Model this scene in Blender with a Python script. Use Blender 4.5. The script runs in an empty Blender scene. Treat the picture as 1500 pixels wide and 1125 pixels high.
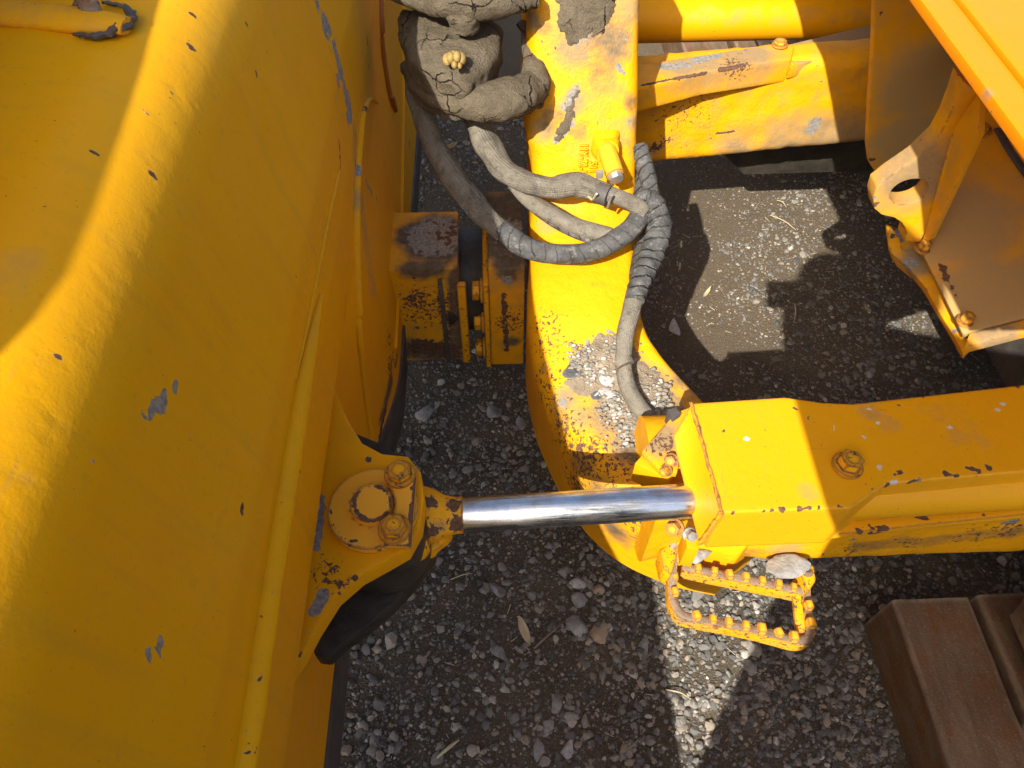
import bpy, bmesh, math, random
import numpy as np
from mathutils import Vector, Matrix, noise
from mathutils.bvhtree import BVHTree

random.seed(7)
rng = np.random.default_rng(7)
SC = bpy.context.scene
COL = SC.collection

# ------------------------------------------------------------------ camera, sky, sun, exposure
CAM_H = 1.45                      # phone held at 1.45 m
FPX, PITCH, YAW = 1083.0, math.radians(53.4), math.radians(1.9)
cd = bpy.data.cameras.new("camera")
cam = bpy.data.objects.new("camera", cd)
COL.objects.link(cam)
cd.sensor_width = 36.0
cd.lens = FPX / 1500.0 * 36.0
cd.clip_start = 0.01
cd.clip_end = 200.0
cam.location = (0, 0, CAM_H)
cam.rotation_euler = (math.pi / 2 - PITCH, 0, -YAW)
SC.camera = cam
CAM_M = Matrix.Translation(cam.location) @ cam.rotation_euler.to_matrix().to_4x4()

SUN_A, SUN_B = 0.515, 0.94         # shadow offset (x, y) per metre of height
SUN_DIR = Vector((-SUN_A, -SUN_B, 1.0)).normalized()
world = bpy.data.worlds.new("World")
SC.world = world
world.use_nodes = True
wn = world.node_tree
sky = wn.nodes.new("ShaderNodeTexSky")
sky.sky_type = 'NISHITA'
sky.sun_disc = False
sky.sun_elevation = math.asin(SUN_DIR.z)
sky.sun_rotation = math.atan2(SUN_DIR.x, SUN_DIR.y)
sky.air_density = 1.0
sky.dust_density = 4.0
wn.links.new(sky.outputs[0], wn.nodes["Background"].inputs[0])
wn.nodes["Background"].inputs[1].default_value = 0.13
sd = bpy.data.lights.new("sun", 'SUN')
sd.energy = 5.0
sd.angle = math.radians(0.5)
sd.color = (1.0, 0.95, 0.86)
sun = bpy.data.objects.new("sun", sd)
COL.objects.link(sun)
sun.rotation_euler = SUN_DIR.to_track_quat('Z', 'Y').to_euler()
sun.location = (-3, -5, 8)
SC.view_settings.view_transform = 'Standard'
SC.view_settings.look = 'None'
SC.view_settings.gamma = 1.0
SC.view_settings.exposure = 0.82
SC.view_settings.use_curve_mapping = False
SC.cycles.max_bounces = 8
SC.cycles.diffuse_bounces = 5

# ------------------------------------------------------------------ sight lines to plan positions in the place
def ray(px, py):
    return (CAM_M.to_3x3() @ Vector(((px - 750.0) / FPX, -(py - 562.5) / FPX, -1.0)))
def P(px, py, z):
    d = ray(px, py); t = (z - CAM_H) / d.z
    return Vector((d.x * t, d.y * t, z))
def PY(px, py, y):
    d = ray(px, py); t = y / d.y
    return Vector((d.x * t, y, CAM_H + d.z * t))
def PXx(px, py, x):
    d = ray(px, py); t = x / d.x
    return Vector((x, d.y * t, CAM_H + d.z * t))
def hit(bvh, px, py):
    d = ray(px, py).normalized()
    h = bvh.ray_cast(Vector((0, 0, CAM_H)), d)
    return h[0], h[1]
def mpp(p):                        # metres per photo pixel at a point
    return -(CAM_M.inverted() @ p).z / FPX

# ------------------------------------------------------------------ materials
class NT:
    def __init__(s, name):
        s.m = bpy.data.materials.new(name); s.m.use_nodes = True
        s.t = s.m.node_tree
        s.b = s.t.nodes["Principled BSDF"]
    def n(s, typ, **kw):
        x = s.t.nodes.new(typ)
        for k, v in kw.items():
            setattr(x, k, v)
        return x
    def l(s, a, b): s.t.links.new(a, b)
    def val(s, x, sock):
        if isinstance(x, (int, float)): sock.default_value = x
        elif isinstance(x, (tuple, list)): sock.default_value = (*x, 1.0) if len(x) == 3 else x
        else: s.l(x, sock)
    def pos(s):
        if not hasattr(s, '_p'): s._p = s.n("ShaderNodeNewGeometry").outputs["Position"]
        return s._p
    def noise(s, scale, detail=4.0, rough=0.6, vec=None, dist=0.0):
        x = s.n("ShaderNodeTexNoise")
        s.l(vec or s.pos(), x.inputs["Vector"])
        x.inputs["Scale"].default_value = scale; x.inputs["Detail"].default_value = detail
        x.inputs["Roughness"].default_value = rough; x.inputs["Distortion"].default_value = dist
        return x.outputs["Fac"]
    def math(s, op, a, b=0.0, clamp=False):
        x = s.n("ShaderNodeMath", operation=op); x.use_clamp = clamp
        s.val(a, x.inputs[0]); s.val(b, x.inputs[1])
        return x.outputs[0]
    def ramp(s, x, lo, hi, a=0.0, b=1.0):
        r = s.n("ShaderNodeMapRange"); r.clamp = True
        s.val(x, r.inputs["Value"])
        for k, v in (("From Min", lo), ("From Max", hi), ("To Min", a), ("To Max", b)): s.val(v, r.inputs[k])
        return r.outputs[0]
    def mix(s, f, a, b):
        x = s.n("ShaderNodeMix", data_type='RGBA')
        s.val(f, x.inputs[0]); s.val(a, x.inputs[6]); s.val(b, x.inputs[7])
        return x.outputs[2]
    def attr(s, name):
        x = s.n("ShaderNodeAttribute", attribute_name=name)
        return x.outputs["Fac"]
    def stretch(s, sc):
        x = s.n("ShaderNodeMapping"); s.l(s.pos(), x.inputs[0]); x.inputs["Scale"].default_value = sc
        return x.outputs[0]
    def bump(s, h, strength, dist, prev=None):
        x = s.n("ShaderNodeBump"); x.inputs["Strength"].default_value = strength; x.inputs["Distance"].default_value = dist
        s.l(h, x.inputs["Height"])
        if prev: s.l(prev, x.inputs["Normal"])
        return x.outputs[0]
    def done(s, col, rough=0.5, metal=0.0, normal=None, spec=0.5):
        s.val(col, s.b.inputs["Base Color"]); s.val(rough, s.b.inputs["Roughness"]); s.val(metal, s.b.inputs["Metallic"])
        s.b.inputs["Specular IOR Level"].default_value = spec
        if normal: s.l(normal, s.b.inputs["Normal"])
        return s.m

YEL = (0.74, 0.36, 0.003)
YEL2 = (0.72, 0.315, 0.002)
DUST = (0.27, 0.195, 0.105)

def paint(name, col=YEL, col2=YEL2, dust0=0.0, speck0=0.0, rough=0.34, lump=0.0, rust=(0.085, 0.045, 0.028), edge=0.0, spec=0.22, dustcol=DUST, scratch=0.0, streak=0.0):
    s = NT(name)
    n1 = s.noise(70, 6, 0.65)
    n2 = s.noise(190, 3, 0.55)
    nb = s.noise(3.2, 3, 0.5)
    nm = s.noise(26, 5, 0.6)
    base = s.mix(s.ramp(nb, 0.3, 0.7), col, col2)
    # faint rubbed streaks and fine soiling
    st = s.noise(9, 6, 0.7, vec=s.stretch((14, 2.2, 3.0)))
    base = s.mix(s.math('MULTIPLY', s.ramp(st, 0.56, 0.78), 0.20), base, (0.50, 0.27, 0.05))
    base = s.mix(s.math('MULTIPLY', s.ramp(n2, 0.62, 0.72), 0.16), base, (0.33, 0.18, 0.03))
    # dust
    dn = s.ramp(nm, 0.30, 0.72)
    d = s.math('ADD', s.attr('dust'), dust0)
    dm = s.ramp(s.math('ADD', d, s.math('MULTIPLY', s.math('SUBTRACT', nm, 0.5), 0.9)), 0.22, 0.80)
    dm = s.math('MULTIPLY', dm, s.ramp(n2, 0.25, 0.55, 0.75, 0.95))
    base = s.mix(dm, base, dustcol)
    if streak > 0:                       # run-off streaks and faded areas
        sk = s.noise(1.0, 5, 0.65, vec=s.stretch((9, 30, 2.2)))
        base = s.mix(s.math('MULTIPLY', s.ramp(sk, 0.52, 0.72), 0.38 * streak), base, (0.50, 0.265, 0.022))
        base = s.mix(s.math('MULTIPLY', s.ramp(s.noise(1.7, 5, 0.65), 0.50, 0.70), 0.30 * streak), base, (0.62, 0.345, 0.03))
        base = s.mix(s.math('MULTIPLY', s.ramp(s.noise(60, 5, 0.7), 0.60, 0.76), 0.35 * streak), base, (0.36, 0.215, 0.045))
    if scratch > 0:
        gate = s.ramp(s.noise(5.5, 4, 0.6), 0.50, 0.68)
        for rot, sc in (((0.0, 0.35, 0.5), (260, 9, 14)), ((0.9, 0.2, -0.3), (300, 12, 9)), ((0.2, 0.0, 1.1), (9, 340, 18))):
            mp = s.n("ShaderNodeMapping"); s.l(s.pos(), mp.inputs[0]); mp.inputs["Rotation"].default_value = rot; mp.inputs["Scale"].default_value = sc
            ln = s.ramp(s.noise(1.0, 2, 0.5, vec=mp.outputs[0]), 0.70, 0.76)
            base = s.mix(s.math('MULTIPLY', s.math('MULTIPLY', ln, gate), scratch), base, (0.42, 0.25, 0.06))
        base = s.mix(s.math('MULTIPLY', s.ramp(s.noise(310, 2, 0.5), 0.72, 0.78), 0.5 * scratch), base, (0.20, 0.12, 0.04))
    gr = s.ramp(s.math('ADD', s.attr('grime'), s.math('MULTIPLY', s.math('SUBTRACT', nm, 0.5), 0.9)), 0.30, 0.75)
    base = s.mix(s.math('MULTIPLY', gr, 0.93), base, s.mix(s.ramp(n1, 0.3, 0.7), (0.055, 0.045, 0.033), (0.14, 0.115, 0.085)))
    # bare primer / scraped steel
    bm_ = s.ramp(s.math('ADD', s.attr('bare'), s.math('MULTIPLY', s.math('SUBTRACT', n1, 0.5), 1.1)), 0.46, 0.56)
    bare = s.mix(s.ramp(n2, 0.3, 0.7), (0.15, 0.137, 0.118), (0.32, 0.29, 0.245))
    base = s.mix(bm_, base, bare)
    wm = s.ramp(s.math('ADD', s.attr('white'), s.math('MULTIPLY', s.math('SUBTRACT', n1, 0.5), 1.1)), 0.46, 0.54)
    base = s.mix(wm, base, (0.58, 0.53, 0.42))
    # chips through to dark steel and rust
    c = s.math('ADD', s.attr('chip'), s.math('MULTIPLY', s.math('SUBTRACT', n1, 0.5), 1.5))
    cm = s.ramp(c, 0.50, 0.53)
    n3 = s.noise(150, 4, 0.62, dist=0.4)
    sp = s.math('ADD', s.attr('speck'), speck0)
    sm = s.ramp(s.math('ADD', n3, s.math('MULTIPLY', sp, 0.25)), 0.715, 0.73)
    if edge > 0:
        bv = s.n("ShaderNodeBevel"); bv.samples = 4; bv.inputs["Radius"].default_value = 0.006
        dt = s.n("ShaderNodeVectorMath", operation='DOT_PRODUCT')
        s.l(bv.outputs[0], dt.inputs[0]); s.l(s.n("ShaderNodeNewGeometry").outputs["Normal"], dt.inputs[1])
        e = s.ramp(dt.outputs["Value"], 0.995, 0.90)
        em = s.ramp(s.math('ADD', s.math('MULTIPLY', e, edge), s.math('MULTIPLY', s.math('SUBTRACT', n1, 0.5), 1.3)), 0.42, 0.47)
        cm = s.math('MAXIMUM', cm, s.math('MULTIPLY', em, s.ramp(e, 0.05, 0.2)))
    cm = s.math('MAXIMUM', cm, sm)
    rustc = s.mix(s.ramp(n2, 0.35, 0.65), rust, (0.16, 0.085, 0.05))
    halo = s.math('MULTIPLY', s.math('SUBTRACT', s.ramp(c, 0.40, 0.50), cm, True), 0.35)
    base = s.mix(halo, base, (0.45, 0.33, 0.16))
    base = s.mix(cm, base, rustc)
    r = s.math('ADD', s.math('MULTIPLY', s.math('MAXIMUM', dm, s.math('MAXIMUM', cm, bm_)), 0.4), s.ramp(nm, 0.3, 0.7, rough, rough + 0.14), True)
    h = s.math('SUBTRACT', s.math('MULTIPLY', s.noise(420, 2, 0.5), 0.12), s.math('MULTIPLY', cm, 0.5))
    h = s.math('SUBTRACT', h, s.math('MULTIPLY', bm_, 0.25))
    nrm = s.bump(h, 0.55, 0.0012)
    if lump > 0:
        hl = s.math('ADD', s.noise(55, 4, 0.6), s.math('MULTIPLY', s.attr('rough'), s.math('MULTIPLY', s.noise(130, 4, 0.7), 2.2)))
        nrm = s.bump(hl, min(1.0, lump), 0.004, nrm)
    return s.done(base, r, 0.0, nrm, spec)

M = {}
M['paint'] = paint("yellow_paint", edge=0.0)
M['blade'] = paint("blade_paint", lump=0.12, rough=0.36, scratch=0.8, spec=0.10, streak=0.75)
M['casting'] = paint("casting_paint", lump=0.55, rough=0.42, speck0=0.05, scratch=0.5)
M['box'] = paint("guard_paint", col=(0.75, 0.345, 0.005), col2=(0.74, 0.325, 0.004), edge=0.62, speck0=0.10, lump=0.14, scratch=0.8, streak=0.35)
M['dusty'] = paint("dusty_paint", dust0=0.26, edge=0.35, speck0=0.06, lump=0.3, rough=0.5)
M['panel'] = paint("panel_paint", dust0=0.30, edge=0.3, rough=0.5, dustcol=(0.42, 0.29, 0.115))
M['hood'] = paint("hood_paint", col=(0.72, 0.225, 0.002), col2=(0.71, 0.215, 0.002), edge=0.1, rough=0.3)
M['worn'] = paint("worn_paint", edge=0.95, speck0=0.42, dust0=0.1, lump=0.4, rough=0.5)
M['bolt'] = paint("bolt_paint", edge=1.7, speck0=0.5, rough=0.55, rust=(0.13, 0.05, 0.022))
M['pin'] = paint("pin_paint", col=(0.76, 0.37, 0.02), col2=(0.74, 0.35, 0.02), edge=1.25, speck0=0.05)
M['step'] = paint("step_paint", edge=0.9, speck0=0.58, dust0=0.30, lump=0.5, rough=0.55)

def simple(name, c1, c2, scale=40, rough=0.8, bump=0.4, bscale=150, metal=0.0, c3=None, dist=0.003, spec=0.4):
    s = NT(name)
    n = s.noise(scale, 6, 0.65)
    c = s.mix(s.ramp(n, 0.32, 0.68), c1, c2)
    if c3: c = s.mix(s.ramp(s.noise(scale * 2.7, 4, 0.6), 0.55, 0.68), c, c3)
    h = s.math('ADD', s.noise(bscale, 5, 0.7), s.math('MULTIPLY', s.noise(bscale * 0.25, 3, 0.6), 1.5))
    return s.done(c, rough, metal, s.bump(h, bump, dist), spec)

M['mud'] = simple("dried_mud", (0.115, 0.092, 0.060), (0.175, 0.14, 0.094), 26, 0.95, 1.0, 200, dist=0.006, c3=(0.10, 0.078, 0.05), spec=0.15)
def mud_mat():
    s = NT("cracked_dried_mud")
    n = s.noise(24, 6, 0.7); f = s.noise(230, 5, 0.75); g = s.noise(70, 5, 0.7)
    c = s.mix(s.ramp(n, 0.32, 0.68), (0.105, 0.084, 0.055), (0.175, 0.141, 0.095))
    c = s.mix(s.math('MULTIPLY', s.ramp(f, 0.52, 0.68), 0.55), c, (0.085, 0.067, 0.044))
    c = s.mix(s.math('MULTIPLY', s.ramp(s.noise(420, 3, 0.6), 0.66, 0.72), 0.8), c, (0.30, 0.27, 0.22))
    w = s.n("ShaderNodeVectorMath", operation='ADD'); s.l(s.pos(), w.inputs[0])
    nv = s.n("ShaderNodeTexNoise"); s.l(s.pos(), nv.inputs["Vector"]); nv.inputs["Scale"].default_value = 30; nv.inputs["Detail"].default_value = 4
    sc = s.n("ShaderNodeVectorMath", operation='SCALE'); s.l(nv.outputs["Color"], sc.inputs[0]); sc.inputs["Scale"].default_value = 0.035; s.l(sc.outputs[0], w.inputs[1])
    v = s.n("ShaderNodeTexVoronoi", feature='DISTANCE_TO_EDGE'); s.l(w.outputs[0], v.inputs["Vector"]); v.inputs["Scale"].default_value = 22
    crack = s.math('MULTIPLY', s.ramp(v.outputs["Distance"], 0.035, 0.008), s.ramp(s.noise(11, 3, 0.5), 0.52, 0.60))
    c = s.mix(crack, c, (0.022, 0.017, 0.012))
    h = s.math('SUBTRACT', s.math('ADD', s.math('MULTIPLY', f, 0.8), s.math('MULTIPLY', g, 1.3)), s.math('MULTIPLY', crack, 1.6))
    return s.done(c, 0.97, 0, s.bump(h, 1.0, 0.006), 0.1)
M['mud'] = mud_mat()
M['dirt'] = simple("tan_dirt", (0.22, 0.17, 0.115), (0.36, 0.285, 0.20), 40, 0.95, 0.9, 300, c3=(0.17, 0.15, 0.125), dist=0.004, spec=0.1)
M['rust'] = simple("rusty_steel", (0.13, 0.092, 0.064), (0.30, 0.225, 0.16), 16, 0.8, 0.6, 300, c3=(0.17, 0.085, 0.04), spec=0.3)
M['steel'] = simple("dark_steel", (0.05, 0.047, 0.042), (0.11, 0.10, 0.09), 20, 0.6, 0.3, 180, c3=(0.09, 0.06, 0.035))
M['greased_shade'] = simple("greasy_shade_steel", (0.018, 0.016, 0.012), (0.05, 0.042, 0.03), 24, 0.55, 0.4, 120)  # dark grease; also stands for shade on lower lug, flange and ball stud
M['tape'] = simple("dusty_tape", (0.05, 0.05, 0.05), (0.125, 0.122, 0.115), 32, 0.62, 0.7, 190, c3=(0.20, 0.188, 0.16), spec=0.3)
M['sleeve'] = simple("canvas_sleeve", (0.12, 0.105, 0.08), (0.235, 0.21, 0.165), 38, 0.92, 0.9, 240, c3=(0.085, 0.075, 0.06), spec=0.2)
M['hose'] = simple("dusty_rubber_hose", (0.15, 0.132, 0.10), (0.235, 0.21, 0.165), 45, 0.85, 0.5, 260, c3=(0.085, 0.08, 0.07), spec=0.2)
M['galv'] = simple("galvanised_steel", (0.35, 0.34, 0.32), (0.55, 0.53, 0.50), 60, 0.45, 0.2, 200, metal=0.7)
M['rock'] = simple("grey_rock", (0.16, 0.16, 0.155), (0.34, 0.335, 0.32), 34, 0.85, 0.7, 130, c3=(0.25, 0.22, 0.19), spec=0.25)
M['palerock'] = simple("pale_rock", (0.30, 0.29, 0.28), (0.50, 0.485, 0.46), 46, 0.85, 0.7, 120, c3=(0.20, 0.20, 0.20), spec=0.25)
M['darkrock'] = simple("dark_rock", (0.05, 0.052, 0.055), (0.14, 0.14, 0.145), 60, 0.8, 0.8, 160, spec=0.3)
M['tanrock'] = simple("tan_rock", (0.27, 0.20, 0.14), (0.42, 0.32, 0.23), 40, 0.85, 0.5, 130, spec=0.2)
M['pod'] = simple("dry_husk", (0.22, 0.14, 0.035), (0.34, 0.235, 0.075), 90, 0.5, 0.4, 300)
M['leaf'] = simple("dry_leaf", (0.30, 0.22, 0.08), (0.44, 0.34, 0.15), 90, 0.7, 0.3, 300)
M['straw'] = simple("dry_straw", (0.42, 0.34, 0.20), (0.55, 0.46, 0.30), 90, 0.8, 0.3, 300)
M['cloth'] = simple("dark_cloth", (0.03, 0.035, 0.05), (0.05, 0.055, 0.075), 30, 0.9, 0.4, 200)
M['denim'] = simple("denim", (0.05, 0.07, 0.12), (0.08, 0.10, 0.16), 30, 0.9, 0.4, 300)
M['skin'] = simple("skin", (0.50, 0.30, 0.21), (0.56, 0.35, 0.25), 30, 0.5, 0.1, 200)
M['black'] = simple("black_glass", (0.02, 0.02, 0.022), (0.03, 0.03, 0.032), 10, 0.2, 0.0, 50)
M['runrust'] = simple("rust_orange_paint", (0.24, 0.075, 0.008), (0.34, 0.12, 0.010), 20, 0.5, 0.3, 120)

def chrome():
    s = NT("chrome_rod")
    st = s.noise(5, 5, 0.7, vec=s.stretch((3, 90, 90)))
    sm = s.noise(30, 5, 0.7)
    col = s.mix(s.ramp(sm, 0.45, 0.72), (0.72, 0.735, 0.75), (0.40, 0.375, 0.33))
    return s.done(col, s.ramp(s.math('ADD', st, s.math('MULTIPLY', sm, 0.5)), 0.55, 1.0, 0.12, 0.42), 1.0, s.bump(st, 0.10, 0.0008))
M['chrome'] = chrome()

def hose_mat(name, c1, c2, c3, pitch, twist, depth, rough, weave):
    s = NT(name)
    al, ar = s.attr('along'), s.attr('around')
    n = s.noise(34, 6, 0.7); f = s.noise(240, 4, 0.7)
    ph = s.math('ADD', s.math('DIVIDE', al, pitch), s.math('ADD', s.math('MULTIPLY', ar, twist), s.math('MULTIPLY', s.noise(30, 3, 0.6), 0.9)))
    fr = s.math('FRACT', ph)
    lap = s.ramp(fr, 0.0, 0.16)
    c = s.mix(s.ramp(n, 0.32, 0.68), c1, c2)
    c = s.mix(s.math('MULTIPLY', s.ramp(s.noise(75, 5, 0.7), 0.54, 0.68), 0.85), c, c3)
    c = s.mix(s.math('MULTIPLY', s.ramp(fr, 0.10, 0.0), depth), c, (0.03, 0.028, 0.025))
    w = s.math('ADD', s.math('SINE', s.math('MULTIPLY', al, 2600)), s.math('SINE', s.math('MULTIPLY', ar, 90)))
    h = s.math('ADD', s.math('MULTIPLY', lap, depth * 2.0), s.math('ADD', s.math('MULTIPLY', f, 0.9), s.math('MULTIPLY', w, 0.10 * weave)))
    return s.done(c, rough, 0, s.bump(h, 0.9, 0.0035), 0.2)
M['tape'] = hose_mat("grey_tape_wrap", (0.045, 0.045, 0.045), (0.115, 0.113, 0.108), (0.21, 0.20, 0.175), 0.021, 0.9, 0.75, 0.6, 0.0)
M['sleeve'] = hose_mat("canvas_sleeve", (0.13, 0.113, 0.086), (0.24, 0.215, 0.168), (0.09, 0.08, 0.064), 0.09, 0.6, 0.25, 0.92, 1.0)
M['hose'] = hose_mat("dusty_rubber_hose", (0.155, 0.136, 0.104), (0.235, 0.21, 0.165), (0.10, 0.094, 0.08), 0.12, 0.3, 0.15, 0.85, 0.6)

def beam_mat():
    s = NT("weathered_brown_beam")
    g = s.noise(7, 6, 0.7, vec=s.stretch((4, 0.8, 4)))
    m = s.noise(18, 6, 0.7); f = s.noise(230, 4, 0.7)
    c = s.mix(s.ramp(g, 0.32, 0.68), (0.10, 0.055, 0.028), (0.21, 0.145, 0.092))
    c = s.mix(s.math('MULTIPLY', s.ramp(m, 0.46, 0.66), 0.85), c, (0.165, 0.070, 0.022))
    c = s.mix(s.math('MULTIPLY', s.ramp(f, 0.55, 0.7), 0.45), c, (0.30, 0.25, 0.19))
    bv = s.n("ShaderNodeBevel"); bv.samples = 4; bv.inputs["Radius"].default_value = 0.014
    dt = s.n("ShaderNodeVectorMath", operation='DOT_PRODUCT')
    s.l(bv.outputs[0], dt.inputs[0]); s.l(s.n("ShaderNodeNewGeometry").outputs["Normal"], dt.inputs[1])
    e = s.math('MULTIPLY', s.ramp(dt.outputs["Value"], 0.998, 0.93), s.ramp(m, 0.3, 0.6))
    c = s.mix(s.math('MULTIPLY', e, 0.75), c, (0.42, 0.36, 0.29))
    return s.done(c, 0.85, 0, s.bump(s.math('ADD', f, s.math('MULTIPLY', g, 2.0)), 0.7, 0.003), 0.2)
M['beam'] = beam_mat()

def ground_mat():
    s = NT("gritty_soil")
    n = s.noise(5, 4, 0.6); f = s.noise(160, 5, 0.7); g = s.noise(420, 3, 0.6)
    c = s.mix(s.ramp(n, 0.35, 0.68), (0.066, 0.056, 0.043), (0.150, 0.122, 0.085))
    sy = s.n('ShaderNodeSeparateXYZ'); s.l(s.pos(), sy.inputs[0])
    earth = s.ramp(s.math('ADD', sy.outputs[1], s.math('MULTIPLY', s.math('SUBTRACT', n, 0.5), 0.8)), 0.85, 1.3)
    c = s.mix(s.math('MULTIPLY', earth, 0.8), c, (0.150, 0.110, 0.066))
    c = s.mix(s.math('MULTIPLY', s.ramp(f, 0.45, 0.7), 0.6), c, (0.20, 0.155, 0.10))
    v = s.n("ShaderNodeTexVoronoi"); s.l(s.pos(), v.inputs["Vector"]); v.inputs["Scale"].default_value = 330
    tint = s.n("ShaderNodeSeparateColor"); s.l(v.outputs["Color"], tint.inputs[0])
    sp = s.math('MULTIPLY', s.ramp(v.outputs["Distance"], 0.38, 0.28), s.ramp(tint.outputs[0], 0.55, 0.6))
    c = s.mix(sp, c, s.mix(tint.outputs[1], (0.10, 0.095, 0.09), (0.34, 0.31, 0.27)))
    h = s.math('ADD', s.math('ADD', f, g), s.math('MULTIPLY', sp, 0.6))
    return s.done(c, 0.93, 0, s.bump(h, 0.9, 0.006), 0.2)
M['ground'] = ground_mat()

def gravel_mat():
    s = NT("gravel_stone")
    t = s.attr('tint')
    r = s.n("ShaderNodeValToRGB"); s.l(t, r.inputs[0])
    e = r.color_ramp.elements
    stops = [(0.0, (0.055, 0.055, 0.058)), (0.3, (0.155, 0.149, 0.138)), (0.55, (0.25, 0.236, 0.21)), (0.72, (0.31, 0.25, 0.18)), (0.86, (0.44, 0.41, 0.36)), (1.0, (0.68, 0.64, 0.56))]
    e[0].position, e[0].color = stops[0][0], (*stops[0][1], 1)
    e[1].position, e[1].color = stops[-1][0], (*stops[-1][1], 1)
    for p, c in stops[1:-1]:
        x = e.new(p); x.color = (*c, 1)
    c = s.mix(s.ramp(s.noise(240, 4, 0.7), 0.35, 0.7, 0.0, 0.45), r.outputs[0], (0.10, 0.088, 0.068))
    return s.done(c, 0.85, 0, s.bump(s.noise(400, 4, 0.7), 0.5, 0.002), 0.25)
M['gravel'] = gravel_mat()

# ------------------------------------------------------------------ object helpers
def link(name, me, parent=None, mat=None, matrix=None, **props):
    o = bpy.data.objects.new(name, me)
    COL.objects.link(o)
    if mat is not None and me is not None and not me.materials: me.materials.append(mat)
    if matrix is not None: o.matrix_world = matrix
    if parent is not None:
        o.parent = parent
        w = WORLD[parent.name]
        o.matrix_parent_inverse = w.inverted()
    WORLD[o.name] = matrix.copy() if matrix is not None else Matrix.Identity(4)
    for k, v in props.items(): o[k] = v
    return o
WORLD = {}
def empty(name, loc, **props):
    o = bpy.data.objects.new(name, None); COL.objects.link(o)
    o.location = loc; o.empty_display_size = 0.1
    WORLD[o.name] = Matrix.Translation(loc)
    for k, v in props.items(): o[k] = v
    return o
def densify(bm, target, rounds=9):
    bmesh.ops.triangulate(bm, faces=[f for f in bm.faces if len(f.verts) > 4])
    for _ in range(rounds):
        es = [e for e in bm.edges if e.calc_length() > target]
        if not es: break
        bmesh.ops.subdivide_edges(bm, edges=es, cuts=1, use_grid_fill=True)
def wear_paint(me, marks):
    """marks: (attribute, px, py, radius_px, strength[, px2, py2]) found where the sight line meets this surface"""
    n = len(me.vertices)
    co = np.empty(n * 3, np.float32); me.vertices.foreach_get('co', co); co = co.reshape(-1, 3)
    bvh = BVHTree.FromPolygons([v.co for v in me.vertices], [tuple(p.vertices) for p in me.polygons])
    at = {}
    for mk in marks:
        a, px, py, r, s = mk[:5]
        p, _n = hit(bvh, px, py)
        if p is None: continue
        q = p
        if len(mk) > 5:
            q2, _n = hit(bvh, mk[5], mk[6]); q = q2 if q2 is not None else p
        rr = r * mpp(p)
        pa, qa = np.array(p), np.array(q); d = qa - pa; L = float(d @ d)
        t = np.clip(((co - pa) @ d) / L, 0, 1) if L > 1e-10 else np.zeros(n)
        dist = np.linalg.norm(co - (pa + t[:, None] * d), axis=1)
        val = s * np.clip(1.35 - dist / rr, 0, 1)
        at[a] = np.maximum(at.get(a, np.zeros(n)), val)
    for a, v in at.items():
        me.attributes.new(a, 'FLOAT', 'POINT').data.foreach_set('value', v.astype(np.float32))
def mesh_from(bm, name, smooth=40, bevel=0.0, seg=2, dense=0.0, jitter=None, marks=None):
    bmesh.ops.remove_doubles(bm, verts=bm.verts, dist=1e-5)
    bmesh.ops.recalc_face_normals(bm, faces=bm.faces)
    if bevel:
        es = [e for e in bm.edges if len(e.link_faces) == 2 and e.calc_face_angle(0) > math.radians(28)]
        bmesh.ops.bevel(bm, geom=es, offset=bevel, segments=seg, profile=0.6, affect='EDGES', clamp_overlap=True)
    if dense: densify(bm, dense)
    if jitter:
        f, amp = jitter
        bm.normal_update()
        for v in bm.verts:
            d = sum(noise.noise(v.co * f * (2.1 ** k)) / (1.9 ** k) for k in range(3))
            v.co += v.normal * d * amp
    me = bpy.data.meshes.new(name)
    bm.to_mesh(me); bm.free()
    me.shade_smooth()
    me.set_sharp_from_angle(angle=math.radians(smooth))
    if marks: wear_paint(me, marks)
    return me
def part(name, bm, mat, parent, label=None, kind=None, **kw):
    o = link(name, mesh_from(bm, name, **kw), parent, mat)
    if label: o['label'] = label
    if kind: o['kind'] = kind
    return o
def prism(top, vec, bm=None):
    """solid from a polygon of points pushed along vec"""
    bm = bm or bmesh.new()
    a = [bm.verts.new(p) for p in top]; b = [bm.verts.new(Vector(p) + Vector(vec)) for p in top]
    bm.faces.new(a); bm.faces.new(list(reversed(b)))
    for i in range(len(a)):
        j = (i + 1) % len(a)
        bm.faces.new([a[i], b[i], b[j], a[j]])
    return bm
def poly(pts, z): return [P(x, y, z) for x, y in pts]
def box(x0, x1, y0, y1, z0, z1, bm=None):
    return prism([(x0, y0, z0), (x1, y0, z0), (x1, y1, z0), (x0, y1, z0)], (0, 0, z1 - z0), bm)
def frame(axis, up=Vector((0, 0, 1))):
    z = Vector(axis).normalized()
    x = up.cross(z)
    if x.length < 1e-4: x = Vector((1, 0, 0))
    x.normalize()
    return x, z.cross(x), z
def catmull(pts, n):
    pts = [Vector(p) for p in pts]
    ext = [2 * pts[0] - pts[1]] + pts + [2 * pts[-1] - pts[-2]]
    out = []
    for i in range(len(pts) - 1):
        p0, p1, p2, p3 = ext[i:i + 4]
        for k in range(n):
            t = k / n
            out.append(0.5 * ((2 * p1) + (p2 - p0) * t + (2 * p0 - 5 * p1 + 4 * p2 - p3) * t * t + (3 * p1 - p0 - 3 * p2 + p3) * t ** 3))
    out.append(pts[-1])
    return out
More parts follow.
